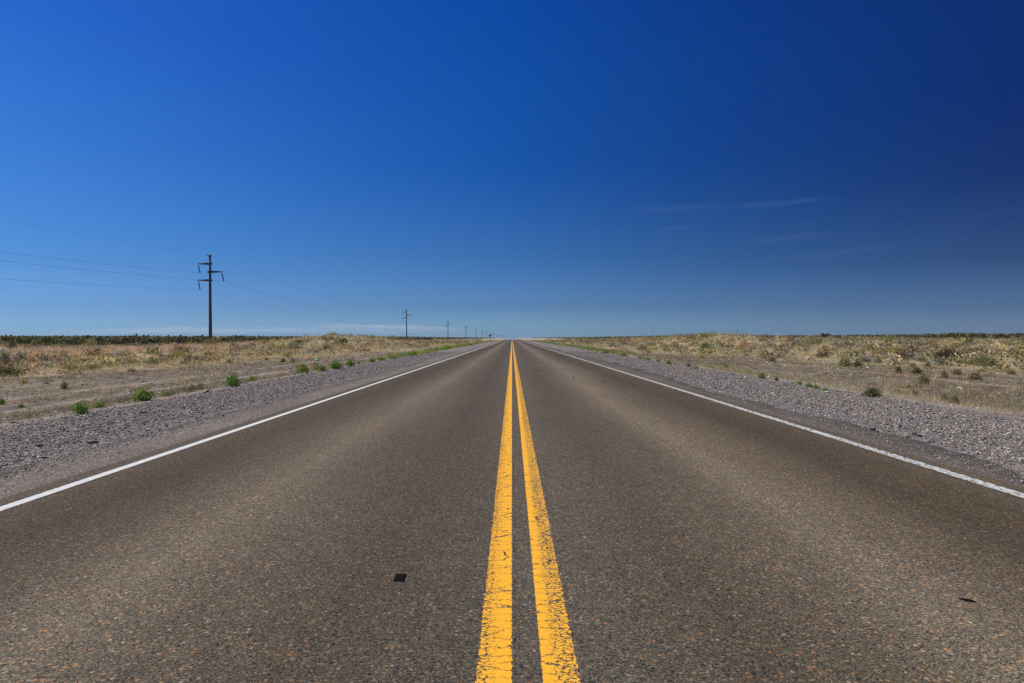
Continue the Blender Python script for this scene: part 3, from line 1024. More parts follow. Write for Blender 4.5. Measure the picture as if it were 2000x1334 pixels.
def flower_mesh(colour, count, variant, spread=.42, top=1.25, stalk=(.20, .22, .08)):
    key = ('flower', colour, count, variant)
    if key in _cache:
        return _cache[key]
    rs = np.random.RandomState(variant + count)
    V, Fc, sz, C = [], [], [], []
    for i in range(count):
        a, rr = rs.rand() * 6.283, math.sqrt(rs.rand()) * spread
        p = np.array([rr * math.cos(a), rr * math.sin(a), top * (.78 + .3 * rs.rand())])
        k = len(V)
        root = p * np.array([.5, .5, .3])
        V += [tuple(root - [.006, 0, 0]), tuple(root + [.006, 0, 0]), tuple(p)]
        Fc += [k, k + 1, k + 2]
        sz.append(3)
        C += [stalk] * 3
        k = len(V)
        R_ = .038 * (.7 + .6 * rs.rand())
        nrm = rs.randn(3) * .5 + np.array([0, -.3, 1])
        nrm /= np.linalg.norm(nrm)
        u = np.cross(nrm, [1, 0, 0])
        u /= np.linalg.norm(u)
        w_ = np.cross(nrm, u)
        for j in range(6):
            t = j / 6 * 6.283
            V.append(tuple(p + R_ * (u * math.cos(t) + w_ * math.sin(t))))
        V.append(tuple(p + nrm * R_ * .6))
        for j in range(6):
            Fc += [k + j, k + (j + 1) % 6, k + 6]
            sz.append(3)
        C += [colour] * 7
    me = mesh_np("flowers", V, Fc, sz, m_plant, np.array(C))
    _cache[key] = me
    return me


n_shrub = 0
YF = (.85, .58, .04)
WF = (.80, .78, .66)


def shrub(name, x, y, w, h, kind, label, group=None, variant=0, near=True, flowers=None, cat="shrub", nleaf=None):
    global n_shrub
    n_shrub += 1
    z = hz(x, y)
    root = bpy.data.objects.new(name, None)
    root.empty_display_size = .1
    COL.objects.link(root)
    root.location = (x, y, z - .01)
    root.rotation_euler = (0, 0, (n_shrub * 2.399) % 6.283)
    root.scale = (w, w, h)
    tag(root, label, cat, group)
    crown, stems = crown_mesh(kind, variant % 4, nleaf or (900 if near else 260))
    add("foliage", crown, root)
    if near:
        add("stems", stems, root)
    if flowers and flowers[1] <= 6:
        for j in range(flowers[1]):
            add("flower", flower_mesh(flowers[0], 1, variant + 7 * j), root)
    elif flowers:
        add("flowers", flower_mesh(flowers[0], flowers[1], variant), root)
    return root


def at(px, py, pw, ph):
    """World place and size of a plant whose base stands at a point of the photograph."""
    x, y = ground_at(px, py)
    return x, y, pw * y / F * 1.12, ph * y / F * 1.18


ORD = ["first", "second", "third", "fourth", "fifth", "sixth", "seventh", "eighth", "ninth", "tenth", "eleventh", "twelfth", "thirteenth",
       "fourteenth", "fifteenth", "sixteenth", "seventeenth", "eighteenth", "nineteenth", "twentieth"]

GL = "green clumps along the left gravel edge"
GR = "green clumps along the right gravel edge"
left_row = [   # px, py (base), width, height, kind, flowers, label
    (157, 808, 30, 23, 'green', (YF, 5), "bright green leafy clump with yellow flowers, nearest the left frame edge at the gravel"),
    (194, 796, 22, 12, 'green', None, "low green clump just behind the nearest flowered clump on the left"),
    (279, 783, 42, 24, 'green', (YF, 3), "wide spreading green clump on the left gravel edge"),
    (326, 774, 17, 10, 'green', None, "small flat green clump just behind the wide spreading one"),
    (376, 763, 22, 12, 'olive', (YF, 9), "olive clump full of small yellow flowers between wide and round green clumps"),
    (391, 757, 11, 9, 'brown', None, "small brownish tuft beside the olive flowered clump"),
    (455, 755, 27, 25, 'green', (YF, 4), "tall round dark green clump standing alone on the left gravel edge"),
    (493, 745, 13, 10, 'green', (YF, 4), "small green clump right of the tall round one"),
    (592, 729, 25, 18, 'green', None, "compact round green clump, left end of the group of four"),
    (618, 724, 17, 16, 'yellowgreen', (YF, 4), "yellowish clump second in the group of four"),
    (629, 725, 19, 12, 'green', None, "low green clump touching the yellowish one"),
    (655, 721, 27, 17, 'green', (YF, 6), "broad green clump with yellow flowers, third in the group of four"),
    (684, 715, 19, 14, 'green', None, "green clump at the right end of the group of four"),
    (701, 711, 6, 5, 'green', None, "tiny green tuft right of the group of four"),
    (727, 707, 14, 8, 'green', None, "low green clump starting the distant left row"),
    (745, 704, 17, 8, 'green', None, "second low clump of the distant left row"),
    (763, 700, 15, 9, 'green', None, "third low clump of the distant left row"),
    (41, 795, 12, 7, 'green', None, "small green clump on the soil between the left wheel tracks"),
    (3, 790, 13, 13, 'green', None, "dark green clump cut by the left frame edge"),
]
for i, (px, py, pw, ph, k, fl_, lab) in enumerate(left_row):
    x, y, w, h = at(px, py, pw, ph)
    shrub("green_clump", x, y, w, h, k, lab, GL, i, True, fl_, "plant", 700)
right_row = [
    (1705, 775, 36, 18, 'darkgreen', None, "wide bluish green bush at the right gravel edge, largest of its row"),
    (1612, 763, 13, 6, 'green', None, "flat green clump just left of the wide bluish bush"),
    (1593, 759, 12, 8, 'green', None, "small green clump second left of the wide bluish bush"),
    (1580, 756, 14, 9, 'green', None, "green clump third left of the wide bluish bush"),
    (1562, 751, 11, 7, 'green', None, "bright little green clump on the right gravel edge"),
    (1516, 743, 9, 9, 'green', None, "upright narrow green clump on the right gravel edge"),
    (1487, 739, 14, 11, 'green', (YF, 3), "green clump with yellow tips on the right gravel edge"),
    (1464, 731, 9, 6, 'green', None, "small green tuft behind the clump with yellow tips"),
    (1417, 720, 16, 7, 'olive', None, "olive spreading clump on the right gravel edge"),
    (1361, 720, 8, 5, 'green', None, "small tuft before the grey green clump at the right gravel edge"),
    (1345, 717, 14, 9, 'gray', None, "grey green clump on the right gravel edge"),
    (1306, 711, 11, 8, 'green', None, "dark green clump heading the distant right row"),
    (1286, 707, 9, 6, 'green', None, "second clump of the distant right row"),
    (1266, 704, 10, 6, 'green', None, "third clump of the distant right row"),
    (1250, 701, 9, 5, 'green', None, "fourth clump of the distant right row"),
    (1217, 695, 17, 6, 'green', None, "wide fifth clump of the distant right row"),
    (1183, 690, 18, 6, 'green', None, "wide sixth clump of the distant right row"),
]
for i, (px, py, pw, ph, k, fl_, lab) in enumerate(right_row):
    x, y, w, h = at(px, py, pw, ph)
    shrub("green_clump", x, y, w, h, k, lab, GR, i + 2, True, fl_, "plant", 700)
# the rows run on into the distance
rs = np.random.RandomState(91)
y = 41.0
for i in range(44):
    x = -7.15 - .35 * rs.rand()
    w = .45 + .9 * rs.rand()
    shrub("green_clump", x, y, w, .22 + .25 * rs.rand(), 'green' if rs.rand() < .75 else 'yellowgreen',
          "one of the distant low green clumps merging into a line along the left gravel", "distant green clumps on the left gravel edge", i, False, None, "plant")
    y += w * .6 + .4 + y * .025 * rs.rand() + .3 * (y / 60)
y = 66.0
for i in range(30):
    x = 8.0 + .35 * rs.rand()
    w = .5 + .9 * rs.rand()
    shrub("green_clump", x, y, w, .18 + .2 * rs.rand(), 'green' if rs.rand() < .8 else 'olive',
          "one of the distant low green clumps merging into a line along the right gravel", "distant green clumps on the right gravel edge", i + 1, False, None, "plant")
    y += w * .7 + 1.0 + y * .04 * rs.rand()

field = [
    # right field, near to far
    (1805, 750, 22, 19, 'olive', (YF, 3), "domed dark olive bush alone on the stony soil of the right verge"),
    (1813, 752, 14, 9, 'brown', None, "small brown bush leaning on the foot of the domed bush"),
    (1865, 788, 17, 16, 'olive', (YF, 8), "weed topped with yellow flowers nearest the right gravel edge"),
    (1843, 781, 18, 12, 'olive', (YF, 3), "low olive weed left of the yellow topped one"),
    (1782, 772, 18, 14, 'straw', (YF, 2), "dry pinkish weed behind the right straw fringe"),
    (1748, 768, 20, 11, 'straw', (YF, 3), "pale dry weed next to the wide bluish bush"),
    (1775, 757, 13, 8, 'yellowgreen', (YF, 5), "small yellowish weed in front of the domed bush"),
    (1850, 704, 52, 24, 'darkbrown', (YF, 14), "biggest dark brown thicket with yellow specks in the right field"),
    (1886, 705, 42, 18, 'darkbrown', None, "dark grey thicket joined to the right side of the biggest one"),
    (1838, 694, 26, 12, 'yellowgreen', None, "yellow green crown rising behind the biggest dark thicket"),
    (1762, 704, 26, 17, 'red', None, "reddish brown bush left of the white scraps"),
    (1752, 692, 44, 14, 'yellowgreen', None, "wide yellow green bush above the reddish brown bush"),
    (1716, 697, 30, 14, 'brown', None, "dark brown bush at the left of the yellow green one"),
    (1697, 686, 28, 12, 'olive', None, "rounded green bush in the straw of the right field"),
    (1735, 688, 20, 9, 'olive', None, "low olive bush among straw right of the rounded green one"),
    (1908, 690, 22, 12, 'red', None, "dark red bush above the end of the dark thicket"),
    (1938, 699, 40, 15, 'brown', (YF, 5), "brown bush with yellowish top near the right frame edge"),
    (1990, 699, 34, 16, 'yellowgreen', None, "yellow green bush cut by the right frame edge"),
    (1922, 714, 48, 18, 'olive', None, "wide olive bush below the dark thicket"),
    (1838, 712, 26, 13, 'gray', None, "grey green mound below the biggest dark thicket"),
    (1800, 706, 24, 9, 'olive', None, "flat olive mound under the white bag"),
    (1714, 709, 16, 10, 'gray', None, "small grey green mound below the brown bush"),
    (1745, 714, 20, 13, 'brown', None, "grey brown bush on bare soil under the reddish one"),
    (1675, 717, 20, 14, 'red', None, "dark reddish weed left on the bare soil"),
    (1690, 708, 24, 13, 'gray', None, "greyish bush behind the dark reddish weed"),
    (1650, 716, 24, 17, 'olive', None, "olive bush at the edge of the bare soil"),
    (1790, 731, 20, 13, 'darkgreen', None, "dark green bush on the bare soil behind the domed bush"),
    (1783, 718, 14, 9, 'red', None, "red weed just above the dark green bush"),
    (1812, 716, 14, 8, 'red', None, "second red weed right of the first"),
    (1755, 728, 12, 12, 'darkgreen', (YF, 2), "narrow dark bush with yellow tip on bare soil"),
    (1845, 738, 12, 14, 'red', None, "thin upright dead brown weed right of the domed bush"),
    (1905, 742, 26, 15, 'brown', None, "open brown brush on the right stony soil"),
    (1870, 733, 18, 12, 'brown', None, "small brown brush left of the open brush"),
    (1975, 731, 16, 9, 'brown', None, "dark brown tuft near the right frame edge"),
    (1996, 722, 8, 10, 'darkgreen', None, "dark green tuft cut by the right frame edge"),
    (1917, 727, 18, 7, 'olive', None, "flat olive tuft among the orange grass"),
    (1892, 674, 24, 12, 'darkgreen', None, "green bush in the straw at the right, near the trees"),
    (1868, 682, 28, 12, 'olive', None, "olive bush right above the dark thicket"),
    (1815, 680, 36, 12, 'olive', None, "long low olive bush behind the straw in the right field"),
    (1740, 670, 20, 7, 'olive', None, "small olive bush close to the right tree belt"),
    (1623, 690, 22, 11, 'yellowgreen', None, "yellow green bush right of centre in the right field"),
    (1608, 699, 36, 11, 'darkbrown', None, "long dark brush below the yellow green bush"),
    (1640, 682, 16, 8, 'darkbrown', None, "dark tuft right of the yellow green bush"),
    (1572, 690, 18, 10, 'gray', None, "grey tuft left of the yellow green bush"),
    (1528, 690, 20, 10, 'olive', None, "olive tuft in the middle of the right slope"),
    (1494, 697, 20, 10, 'yellowgreen', None, "yellowish tuft by the pale plastic sheet"),
    (1497, 682, 24, 9, 'olive', None, "olive bush halfway up the right slope"),
    (1508, 707, 16, 9, 'red', None, "red brown tuft right of the pale plastic sheet"),
    (1445, 686, 20, 8, 'red', None, "reddish bush on the right slope"),
    (1418, 720, 12, 8, 'yellowgreen', (YF, 5), "yellow flowered weed beside the olive spreading clump"),
    (1305, 679, 16, 6, 'red', None, "dark red brush low on the right slope"),
    (1330, 690, 20, 6, 'red', None, "second dark red brush low on the right slope"),
    (1372, 700, 18, 7, 'yellowgreen', None, "yellowish weed at the foot of the right slope"),
    (1266, 690, 14, 5, 'olive', None, "olive tuft near the distant right row"),
    (1388, 657, 18, 5, 'yellowgreen', None, "yellow green bush on the crest of the right slope"),
    (1370, 658, 14, 3, 'olive', None, "low olive bush on the crest left of the yellow green one"),
    # left field
    (12, 736, 52, 20, 'darkgreen', None, "grey green bush spreading at the left frame edge"),
    (8, 714, 34, 24, 'gray', (WF, 26), "pale bush covered with white flower heads at the left frame edge"),
    (40, 710, 30, 20, 'gray', (WF, 16), "second pale bush with white flower heads on the left"),
    (64, 713, 24, 15, 'straw', None, "rounded brown grass bush right of the white flowered ones"),
    (81, 711, 20, 14, 'gray', None, "grey green bush next to the rounded brown one"),
    (98, 710, 18, 11, 'brown', None, "brown bush third from the white flowered ones"),
    (118, 710, 18, 12, 'red', None, "reddish tuft on the edge of the left bare soil"),
    (142, 711, 14, 11, 'straw', None, "small straw tuft right of the reddish one"),
    (24, 687, 18, 18, 'darkgreen', None, "round dark green bush before the tree belt on the left"),
    (9, 686, 22, 14, 'straw', None, "straw bush left of the round dark green one"),
    (55, 688, 26, 12, 'yellowgreen', None, "yellow green bush right of the round dark green one"),
    (128, 697, 40, 12, 'olive', None, "wide olive bush in the straw on the left"),
    (118, 686, 18, 6, 'darkbrown', None, "dark low brush under the pinkish grass"),
    (175, 693, 14, 9, 'gray', (WF, 8), "small bush with white flowers before the pinkish grass"),
    (140, 724, 40, 12, 'yellowgreen', None, "long yellow green bush starting the left hedge-like line"),
    (182, 722, 36, 11, 'olive', None, "olive bush second in the left hedge-like line"),
    (222, 717, 30, 10, 'yellowgreen', None, "yellow green bush third in the left hedge-like line"),
    (262, 713, 26, 10, 'olive', None, "olive bush at the far end of the left hedge-like line"),
    (46, 749, 15, 9, 'yellowgreen', (YF, 4), "small yellow green weed on the left bare soil"),
    (125, 760, 13, 15, 'olive', (YF, 6), "upright weed with yellow flowers on the left bare soil"),
    (256, 726, 16, 6, 'darkbrown', None, "flat dark brush on the left bare soil"),
    (307, 711, 30, 10, 'olive', None, "olive bush left of the big yellow green one"),
    (350, 702, 42, 15, 'yellowgreen', None, "big yellow green bush in the middle of the left field"),
    (385, 706, 26, 11, 'olive', None, "olive bush right of the big yellow green one"),
    (409, 698, 24, 10, 'darkgreen', None, "dark bush farther right in the left field"),
    (448, 709, 14, 8, 'green', None, "green tuft before the dark bush in the left field"),
    (460, 700, 20, 9, 'olive', None, "olive tuft right of the green tuft"),
    (521, 704, 7, 6, 'darkgreen', None, "small dark tuft alone in the left field"),
    (553, 708, 10, 8, 'darkgreen', None, "dark tuft right of the lone small one"),
    (572, 708, 12, 8, 'olive', None, "olive tuft at the right of the dark tuft"),
    (515, 673, 13, 10, 'yellowgreen', None, "yellow green bush standing before the left tree belt"),
    (456, 678, 14, 6, 'darkgreen', None, "dark bush right of the nearest power pole"),
    (386, 678, 16, 7, 'olive', None, "olive bush left of the nearest power pole foot"),
    (583, 673, 18, 9, 'darkgreen', None, "dark bush at the left end of the grassy mound"),
    (636, 684, 14, 8, 'darkgreen', None, "dark bush low on the grassy mound"),
    (611, 683, 14, 5, 'darkbrown', None, "brown brush left of the low dark bush on the mound"),
    (669, 678, 8, 9, 'darkgreen', None, "narrow dark bush in the middle of the grassy mound"),
    (672, 669, 18, 8, 'darkgreen', None, "dark green bush near the crest of the grassy mound"),
    (632, 664, 18, 8, 'olive', None, "olive bush on the left shoulder of the mound"),
    (646, 662, 9, 7, 'olive', None, "small olive bush on the mound skyline"),
    (636, 659, 6, 5, 'darkgreen', None, "dark tip of a bush on the mound skyline, farthest left"),
    (699, 670, 7, 4, 'darkbrown', None, "small dark tuft right of the narrow bush on the mound"),
    (727, 670, 12, 5, 'olive', None, "olive tuft on the right half of the mound"),
    (670, 659, 10, 4, 'olive', None, "low olive bush on the crest of the mound"),
    (685, 659, 8, 5, 'yellowgreen', None, "yellow green bush on the crest of the mound"),
    (701, 658, 9, 5, 'darkgreen', None, "dark round bush on the crest of the mound"),
    (717, 658, 14, 5, 'darkgreen', None, "wide dark bush on the highest part of the crest"),
    (742, 659, 11, 4, 'darkgreen', None, "flat dark bush right of the highest crest bush"),
    (764, 660, 12, 5, 'olive', None, "olive bush at the right end of the crest"),
    (771, 664, 10, 7, 'darkgreen', None, "dark bush just below the right end of the crest"),
    (797, 669, 7, 5, 'darkgreen', None, "small dark bush at the foot of the second power pole"),
    (822, 671, 5, 5, 'darkgreen', None, "tiny upright dark bush right of the second power pole"),
    (839, 669, 5, 3, 'darkgreen', None, "tiny dark bush farther along toward the third power pole"),
]
for i, (px, py, pw, ph, k, fl_, lab) in enumerate(field):
    x, y, w, h = at(px, py, pw, ph)
    big = pw * ph > 140
    shrub("shrub", x, y, w, h, k, lab, None, i, pw > 11, fl_, "shrub", 900 if big else 420)

# further shrubs of the field that nothing tells apart
rs = np.random.RandomState(303)
taken = [(o.location.x, o.location.y) for o in COL.objects if o.type == 'EMPTY']
cnt = 0
tries = 0
while cnt < 165 and tries < 6000:
    tries += 1
    side = -1 if rs.rand() < .45 else 1
    y = 18 * (260 / 18) ** rs.rand()
    x = side * ((22 if side < 0 else 19) + (40 if side < 0 else 85) * rs.rand() ** 1.2)
    if abs(x) > .77 * y + 1:
        continue
    if any((x - a) ** 2 + (y - b_) ** 2 < 2.2 for a, b_ in taken):
        continue
    taken.append((x, y))
    k = ['olive', 'yellowgreen', 'brown', 'gray', 'darkgreen', 'straw', 'red'][rs.choice(7, p=[.27, .19, .14, .12, .09, .11, .08])]
    if y > 70 and k in ('red', 'darkgreen', 'brown'):
        k = 'olive'
    w = (.8 + .9 * rs.rand()) * (1 + y / 400)
    word = {'olive': 'olive green', 'yellowgreen': 'yellow green', 'brown': 'brown', 'gray': 'greyish', 'darkgreen': 'dark green', 'straw': 'straw coloured', 'red': 'reddish'}[k]
    sw = "left" if side < 0 else "right"
    shrub("shrub", x, y, w, w * (.42 + .25 * rs.rand()), k,
          f"ordinary {word} shrub scattered in the dry grass of the {sw} field", f"{word} shrubs scattered in the {sw} field", cnt, False, None, "shrub", 300)
    cnt += 1

# small ground-hugging scrub under the 300-shrub line: too many and too small to tell apart
def scrub_mass(name, x, y, w, h, cols, nl, label, leaf=.16, lw_=.06):
    N = len(x)
    rs = np.random.RandomState(N + 7)
    M = N * nl
    a = rs.rand(M) * 6.283
    cz = rs.rand(M) ** .8
    sz_ = np.sqrt(1 - cz ** 2)
    r = (.4 + .6 * rs.rand(M) ** .5) * .5 * (1 + .18 * np.sin(a * 3 + np.repeat(rs.rand(N) * 9, nl)))
    W_, H_ = np.repeat(w, nl), np.repeat(h, nl)
    P = np.stack([r * sz_ * np.cos(a) * W_, r * sz_ * np.sin(a) * W_, cz * r * 2 * H_], 1)
    P += np.stack([np.repeat(x, nl), np.repeat(y, nl), np.repeat(height(x, y), nl)], 1)
    d = rs.randn(M, 3) + np.array([0, 0, .5])
    d /= np.linalg.norm(d, axis=1)[:, None]
    s = np.cross(d, rs.randn(M, 3))
    s /= np.linalg.norm(s, axis=1)[:, None]
    L = (leaf * W_ * (.6 + .8 * rs.rand(M)))[:, None]
    Wd = (lw_ * W_ * (.7 + .6 * rs.rand(M)))[:, None]
    quad = np.stack([P - d * L * .5, P + s * Wd * .5, P + d * L * .5, P - s * Wd * .5], 1)
    C = np.repeat(palette(rs, N, cols, [1] * len(cols), .26), nl, 0) * np.exp(rs.randn(M, 1) * .2)
    me = mesh_np(name, quad.reshape(-1, 3), np.arange(4 * M), np.full(M, 4), m_plant, np.repeat(C, 4, 0))
    return tag(add(name, me), label, kind='stuff')


LOW = [(.24, .23, .10), (.38, .34, .12), (.24, .17, .11), (.32, .31, .22), (.32, .21, .14), (.52, .42, .22), (.16, .17, .08), (.44, .36, .2)]
for side, nm in ((-1, "left"), (1, "right")):
    x, y = field_points(side, 5600, 10, 100, 20, 300)
    k = rs.rand(len(x)) < sst(np.abs(x), near_edge(y, side) - 1, near_edge(y, side) + 6)
    x, y = x[k], y[k]
    w = (.40 + .65 * rs.rand(len(x))) * (1 + y / 220)
    scrub_mass("low_scrub", x, y, w, w * (.35 + .3 * rs.rand(len(x))), LOW, 46, f"mixed low scrub covering the {nm} field between the grasses", .2, .07)
    # flowering carpet between gravel and field
    N = 450
    y = 11 * (90 / 11) ** rs.rand(N)
    x = side * ((8.5 if side < 0 else 10) + 9 * rs.rand(N))
    k = (np.abs(x) < y * .8 + 1) & (wob(x * .9, y * .5 + 3) > .15)
    x, y = x[k], y[k]
    M = len(x)
    z = height(x, y) + .12 + .15 * rs.rand(M)
    s = .018 + .0006 * y
    P = np.stack([np.stack([x - s, y, z], 1), np.stack([x, y - s, z + s * .4], 1), np.stack([x + s, y, z], 1), np.stack([x, y + s, z + s * .5], 1)], 1)
    me = mesh_np("yellow_flowers", P.reshape(-1, 3), np.arange(4 * M), np.full(M, 4), m_plant, np.tile(np.array([YF]), (4 * M, 1)))
    tag(add("yellow_flowers", me), f"tiny yellow flowers dotted over the {nm} bare verge", kind='stuff')
    tufts("flower_stalks", x, y, z - height(x, y), np.full(M, .15), palette(rs, M, [(.25, .24, .10), (.34, .28, .14)], [1, 1], .1), 6, .004 + .00015 * y,
          f"thin stalks carrying the yellow flowers of the {nm} verge", .3)

# ------------------------------------------------------------------ trees and woodland
TREE = [(.10, .115, .042), (.14, .15, .054), (.20, .19, .07), (.072, .085, .038), (.25, .225, .085), (.13, .10, .06)]


def far_points(side):
    pts = []
    rs = np.random.RandomState(60 + side)
    # near corner
    N = 5200
    if side < 0:
        yy = 132 + 190 * rs.rand(N) ** 1.4
        xx = -(62 + 210 * rs.rand(N))
        k = (-xx < .86 * yy) & ~((-xx > 62) & (yy < 150 - 0 * xx) & (rs.rand(N) < .5))
    else:
        yy = 215 + 190 * rs.rand(N) ** 1.3
        xx = 92 + 260 * rs.rand(N)
        k = (xx < .86 * yy) & (xx > 92 + 60 * sst(400 - yy, 0, 100))
    pts.append((xx[k], yy[k]))
    # long belt beside the road, thinning in scale
    N = 2600
    yy = (300 if side < 0 else 380) * (2600 / 300) ** rs.rand(N)
    xx = side * ((64 if side < 0 else 90) + (.10 * yy + 25) * rs.rand(N))
    pts.append((xx, yy))
    return np.concatenate([p[0] for p in pts]), np.concatenate([p[1] for p in pts])


for side, nm in ((-1, "left"), (1, "right")):
    x, y = far_points(side)
    w = 2.6 + 2.2 * np.random.RandomState(4).rand(len(x)) + y / 320
    h = (1.74 + .34 * np.random.RandomState(6).rand(len(x))) * np.where(y > 380, 1.15, 1.0)
    if side > 0:
        h = h * .98
    scrub_mass("scrub_woodland", x, y, w, h, TREE, 70, f"dense dark green belt of low thorn scrub along the {nm} horizon", .16, .10)

_tree_cache = {}


def tree_mesh(v):
    if v in _tree_cache:
        return _tree_cache[v]
    rs = np.random.RandomState(500 + v)
    mb = MB()
    tips = []
    for k in range(4 + v % 2):
        a = k * 1.5 + rs.rand()
        t = Vector((math.cos(a) * .28, math.sin(a) * .28, .55 + .2 * rs.rand()))
        mb.tube([(0, 0, -.03), (t.x * .3, t.y * .3, .22), tuple(t)], [.035, .024, .010], 6)
        tips.append(t)
        for j in range(2):
            t2 = t + Vector((rs.randn() * .14, rs.randn() * .14, .14))
            mb.tube([tuple(t * .7), tuple(t2)], [.014, .006], 5)
            tips.append(t2)
    trunk = mb.mesh("trunk", m_wood, True)
    M = 620
    ti = rs.choice(len(tips), M)
    T = np.array([tuple(t) for t in tips])
    P = T[ti] + rs.randn(M, 3) * np.array([.105, .105, .085])
    P[:, 2] = np.clip(P[:, 2], .12, 1.02)
    d = rs.randn(M, 3) + np.array([0, 0, .4])
    d /= np.linalg.norm(d, axis=1)[:, None]
    s = np.cross(d, rs.randn(M, 3))
    s /= np.linalg.norm(s, axis=1)[:, None]
    L, Wd = .075 * (.6 + .8 * rs.rand(M))[:, None], .045 * (.6 + .8 * rs.rand(M))[:, None]
    quad = np.stack([P - d * L, P + s * Wd, P + d * L, P - s * Wd], 1)
    C = palette(rs, M, TREE[:5], [1] * 5, .2) * (1 + .25 * np.sin(ti * 1.7))[:, None]
    crown = mesh_np("crown", quad.reshape(-1, 3), np.arange(4 * M), np.full(M, 4), m_plant, np.repeat(C, 4, 0))
    _tree_cache[v] = (trunk, crown)
    return trunk, crown


def tree(x, y, w, h, v, label, group=None):
    root = bpy.data.objects.new("thorn_tree", None)
    COL.objects.link(root)
    root.location = (x, y, hz(x, y))
    root.scale = (w, w, h)
    root.rotation_euler = (0, 0, v * 1.7)
    tag(root, label, "tree", group)
    t, c = tree_mesh(v % 5)
    add("trunk", t, root)
    add("crown", c, root)


sky_trees = [   # px, base py, width px, height px, distance-independent look
    (1612, 663, 15, 13, "dark thorn tree with a split crown, tallest at the left of the right belt"),
    (1700, 664, 20, 9, "low thorn tree in the right tree belt above the brown bush"),
    (1660, 664, 18, 8, "small thorn tree next to the split crowned one"),
    (1762, 664, 18, 10, "thorn tree in the belt straight above the reddish brown bush"),
    (1818, 664, 20, 12, "thorn tree with ragged top above the white bag"),
    (1848, 664, 10, 13, "narrow pointed thorn tree left of the broad yellowish one"),
    (1868, 667, 38, 17, "broad yellowish green thorn tree standing out of the right belt"),
    (1897, 664, 20, 14, "round dark thorn tree right of the broad yellowish one"),
    (1915, 664, 9, 13, "slender thorn tree right of the round dark one"),
    (1950, 664, 24, 13, "thorn tree second from the right frame edge"),
    (1992, 664, 26, 14, "thorn tree at the right frame edge"),
    (1458, 660, 12, 6, "small dark thorn tree where the right belt begins"),
    (1183, 663, 8, 5, "small dark tree on the right horizon before the slope"),
    (1200, 662, 6, 4, "tiny dark tree just right of the small one on the horizon"),
    (15, 678, 22, 23, "thorn tree taller than the rest at the left end of the left belt"),
    (48, 677, 22, 20, "thorn tree second from the left frame edge"),
    (90, 677, 22, 20, "thorn tree above the white plastic sheet"),
    (137, 677, 24, 19, "thorn tree third from the white plastic sheet"),
    (196, 678, 14, 21, "narrow dark thorn tree at the front of the left belt"),
    (250, 676, 26, 19, "broad thorn tree in the middle of the left belt"),
    (300, 677, 24, 20, "thorn tree in the left belt above the pinkish grass"),
    (340, 676, 24, 19, "thorn tree left of the nearest power pole"),
    (375, 677, 26, 19, "thorn tree whose crown touches the nearest power pole"),
    (433, 676, 22, 18, "thorn tree just right of the nearest power pole"),
    (490, 674, 24, 17, "thorn tree left of the yellow green bush of the belt"),
    (545, 673, 24, 17, "thorn tree right of the yellow green bush of the belt"),
]
for i, (px, py, pw, ph, lab) in enumerate(sky_trees):
    t = (px - 1000) / F
    if px > 1000:
        yv = {1458: 330, 1183: 420, 1200: 430, 1868: 150, 1992: 190, 1950: 195, 1897: 190}.get(px, 215)
    else:
        yv = 128 if px < 300 else 134
    xv = t * yv
    zg = hz(xv, yv)
    top = EYE + (HOR - (py - ph + (1.5 if px < 1000 else 0))) / F * yv
    tree(xv, yv, pw * yv / F, max(1.2, top - zg), i, lab)

# ------------------------------------------------------------------ power line
ARMS = ((11.25, -1), (10.2, 1), (9.1, -1))
ARM_L, INS_L, LEAN = 1.62, 1.12, .20
PX = -39.35


def build_pole_meshes():
    mb = MB()
    mb.tube([(0, 0, -.3), (.0, 0, 3), (0, 0, 8), (0, 0, 12.25)], [.225, .205, .165, .13], 14)
    shaft = mb.mesh("shaft", m_concrete, True)
    arms = []
    for z, s in ARMS:
        mb = MB()
        # bracket collar and tapering arm
        mb.tube([(0, 0, z - .13), (0, 0, z + .13)], [.235, .235], 14)
        b0 = len(mb.v)
        y2 = .09
        for xx, zl, zh, yy in ((.16 * s, -.13, .17, .12), (ARM_L * s, -.03, .07, .05)):
            for yv, zv in ((-yy, zl), (yy, zl), (yy, zh), (-yy, zh)):
                mb.v.append((xx, yv, z + zv))
        for k in range(4):
            k2 = (k + 1) % 4
            mb.f.append((b0 + k, b0 + k2, b0 + 4 + k2, b0 + 4 + k))
        mb.f += [(b0 + 3, b0 + 2, b0 + 1, b0), (b0 + 4, b0 + 5, b0 + 6, b0 + 7)]
        mb.box(-.32 * s if s > 0 else .16, -.16 if s > 0 else .32, -.07, .07, z - .07, z + .09)
        arms.append(mb.mesh("arm", m_concrete))
    ins = []
    for z, s in ARMS:
        mb = MB()
        p, r = [], []
        x0, z0 = s * (ARM_L - .08), z - .03
        steps = 18
        p.append((x0, 0, z0 - .0)); r.append(.015)
        p.append((x0 + LEAN * .12, 0, z0 - .14)); r.append(.015)
        for k in range(steps):
            t = .14 + (INS_L - .20) * k / (steps - 1)
            p.append((x0 + LEAN * t, 0, z0 - t))
            r.append(.085 if k % 2 else .05)
        p.append((x0 + LEAN * INS_L, 0, z0 - INS_L)); r.append(.03)
        mb.tube(p, r, 10)
        mb.tube([(x0 + LEAN * INS_L, -.16, z0 - INS_L), (x0 + LEAN * INS_L, .16, z0 - INS_L)], .035, 6)
        ins.append(mb.mesh("insulator", m_insul, True))
    mb = MB()
    mb.tube([(0, 0, 12.25), (0, 0, 12.42)], [.17, .17], 12)
    mb.tube([(-.42, 0, 12.40), (-.2, 0, 12.33), (.16, 0, 12.36)], [.05, .08, .10], 8)
    cap = mb.mesh("cap", m_concrete)
    return shaft, arms, ins, cap


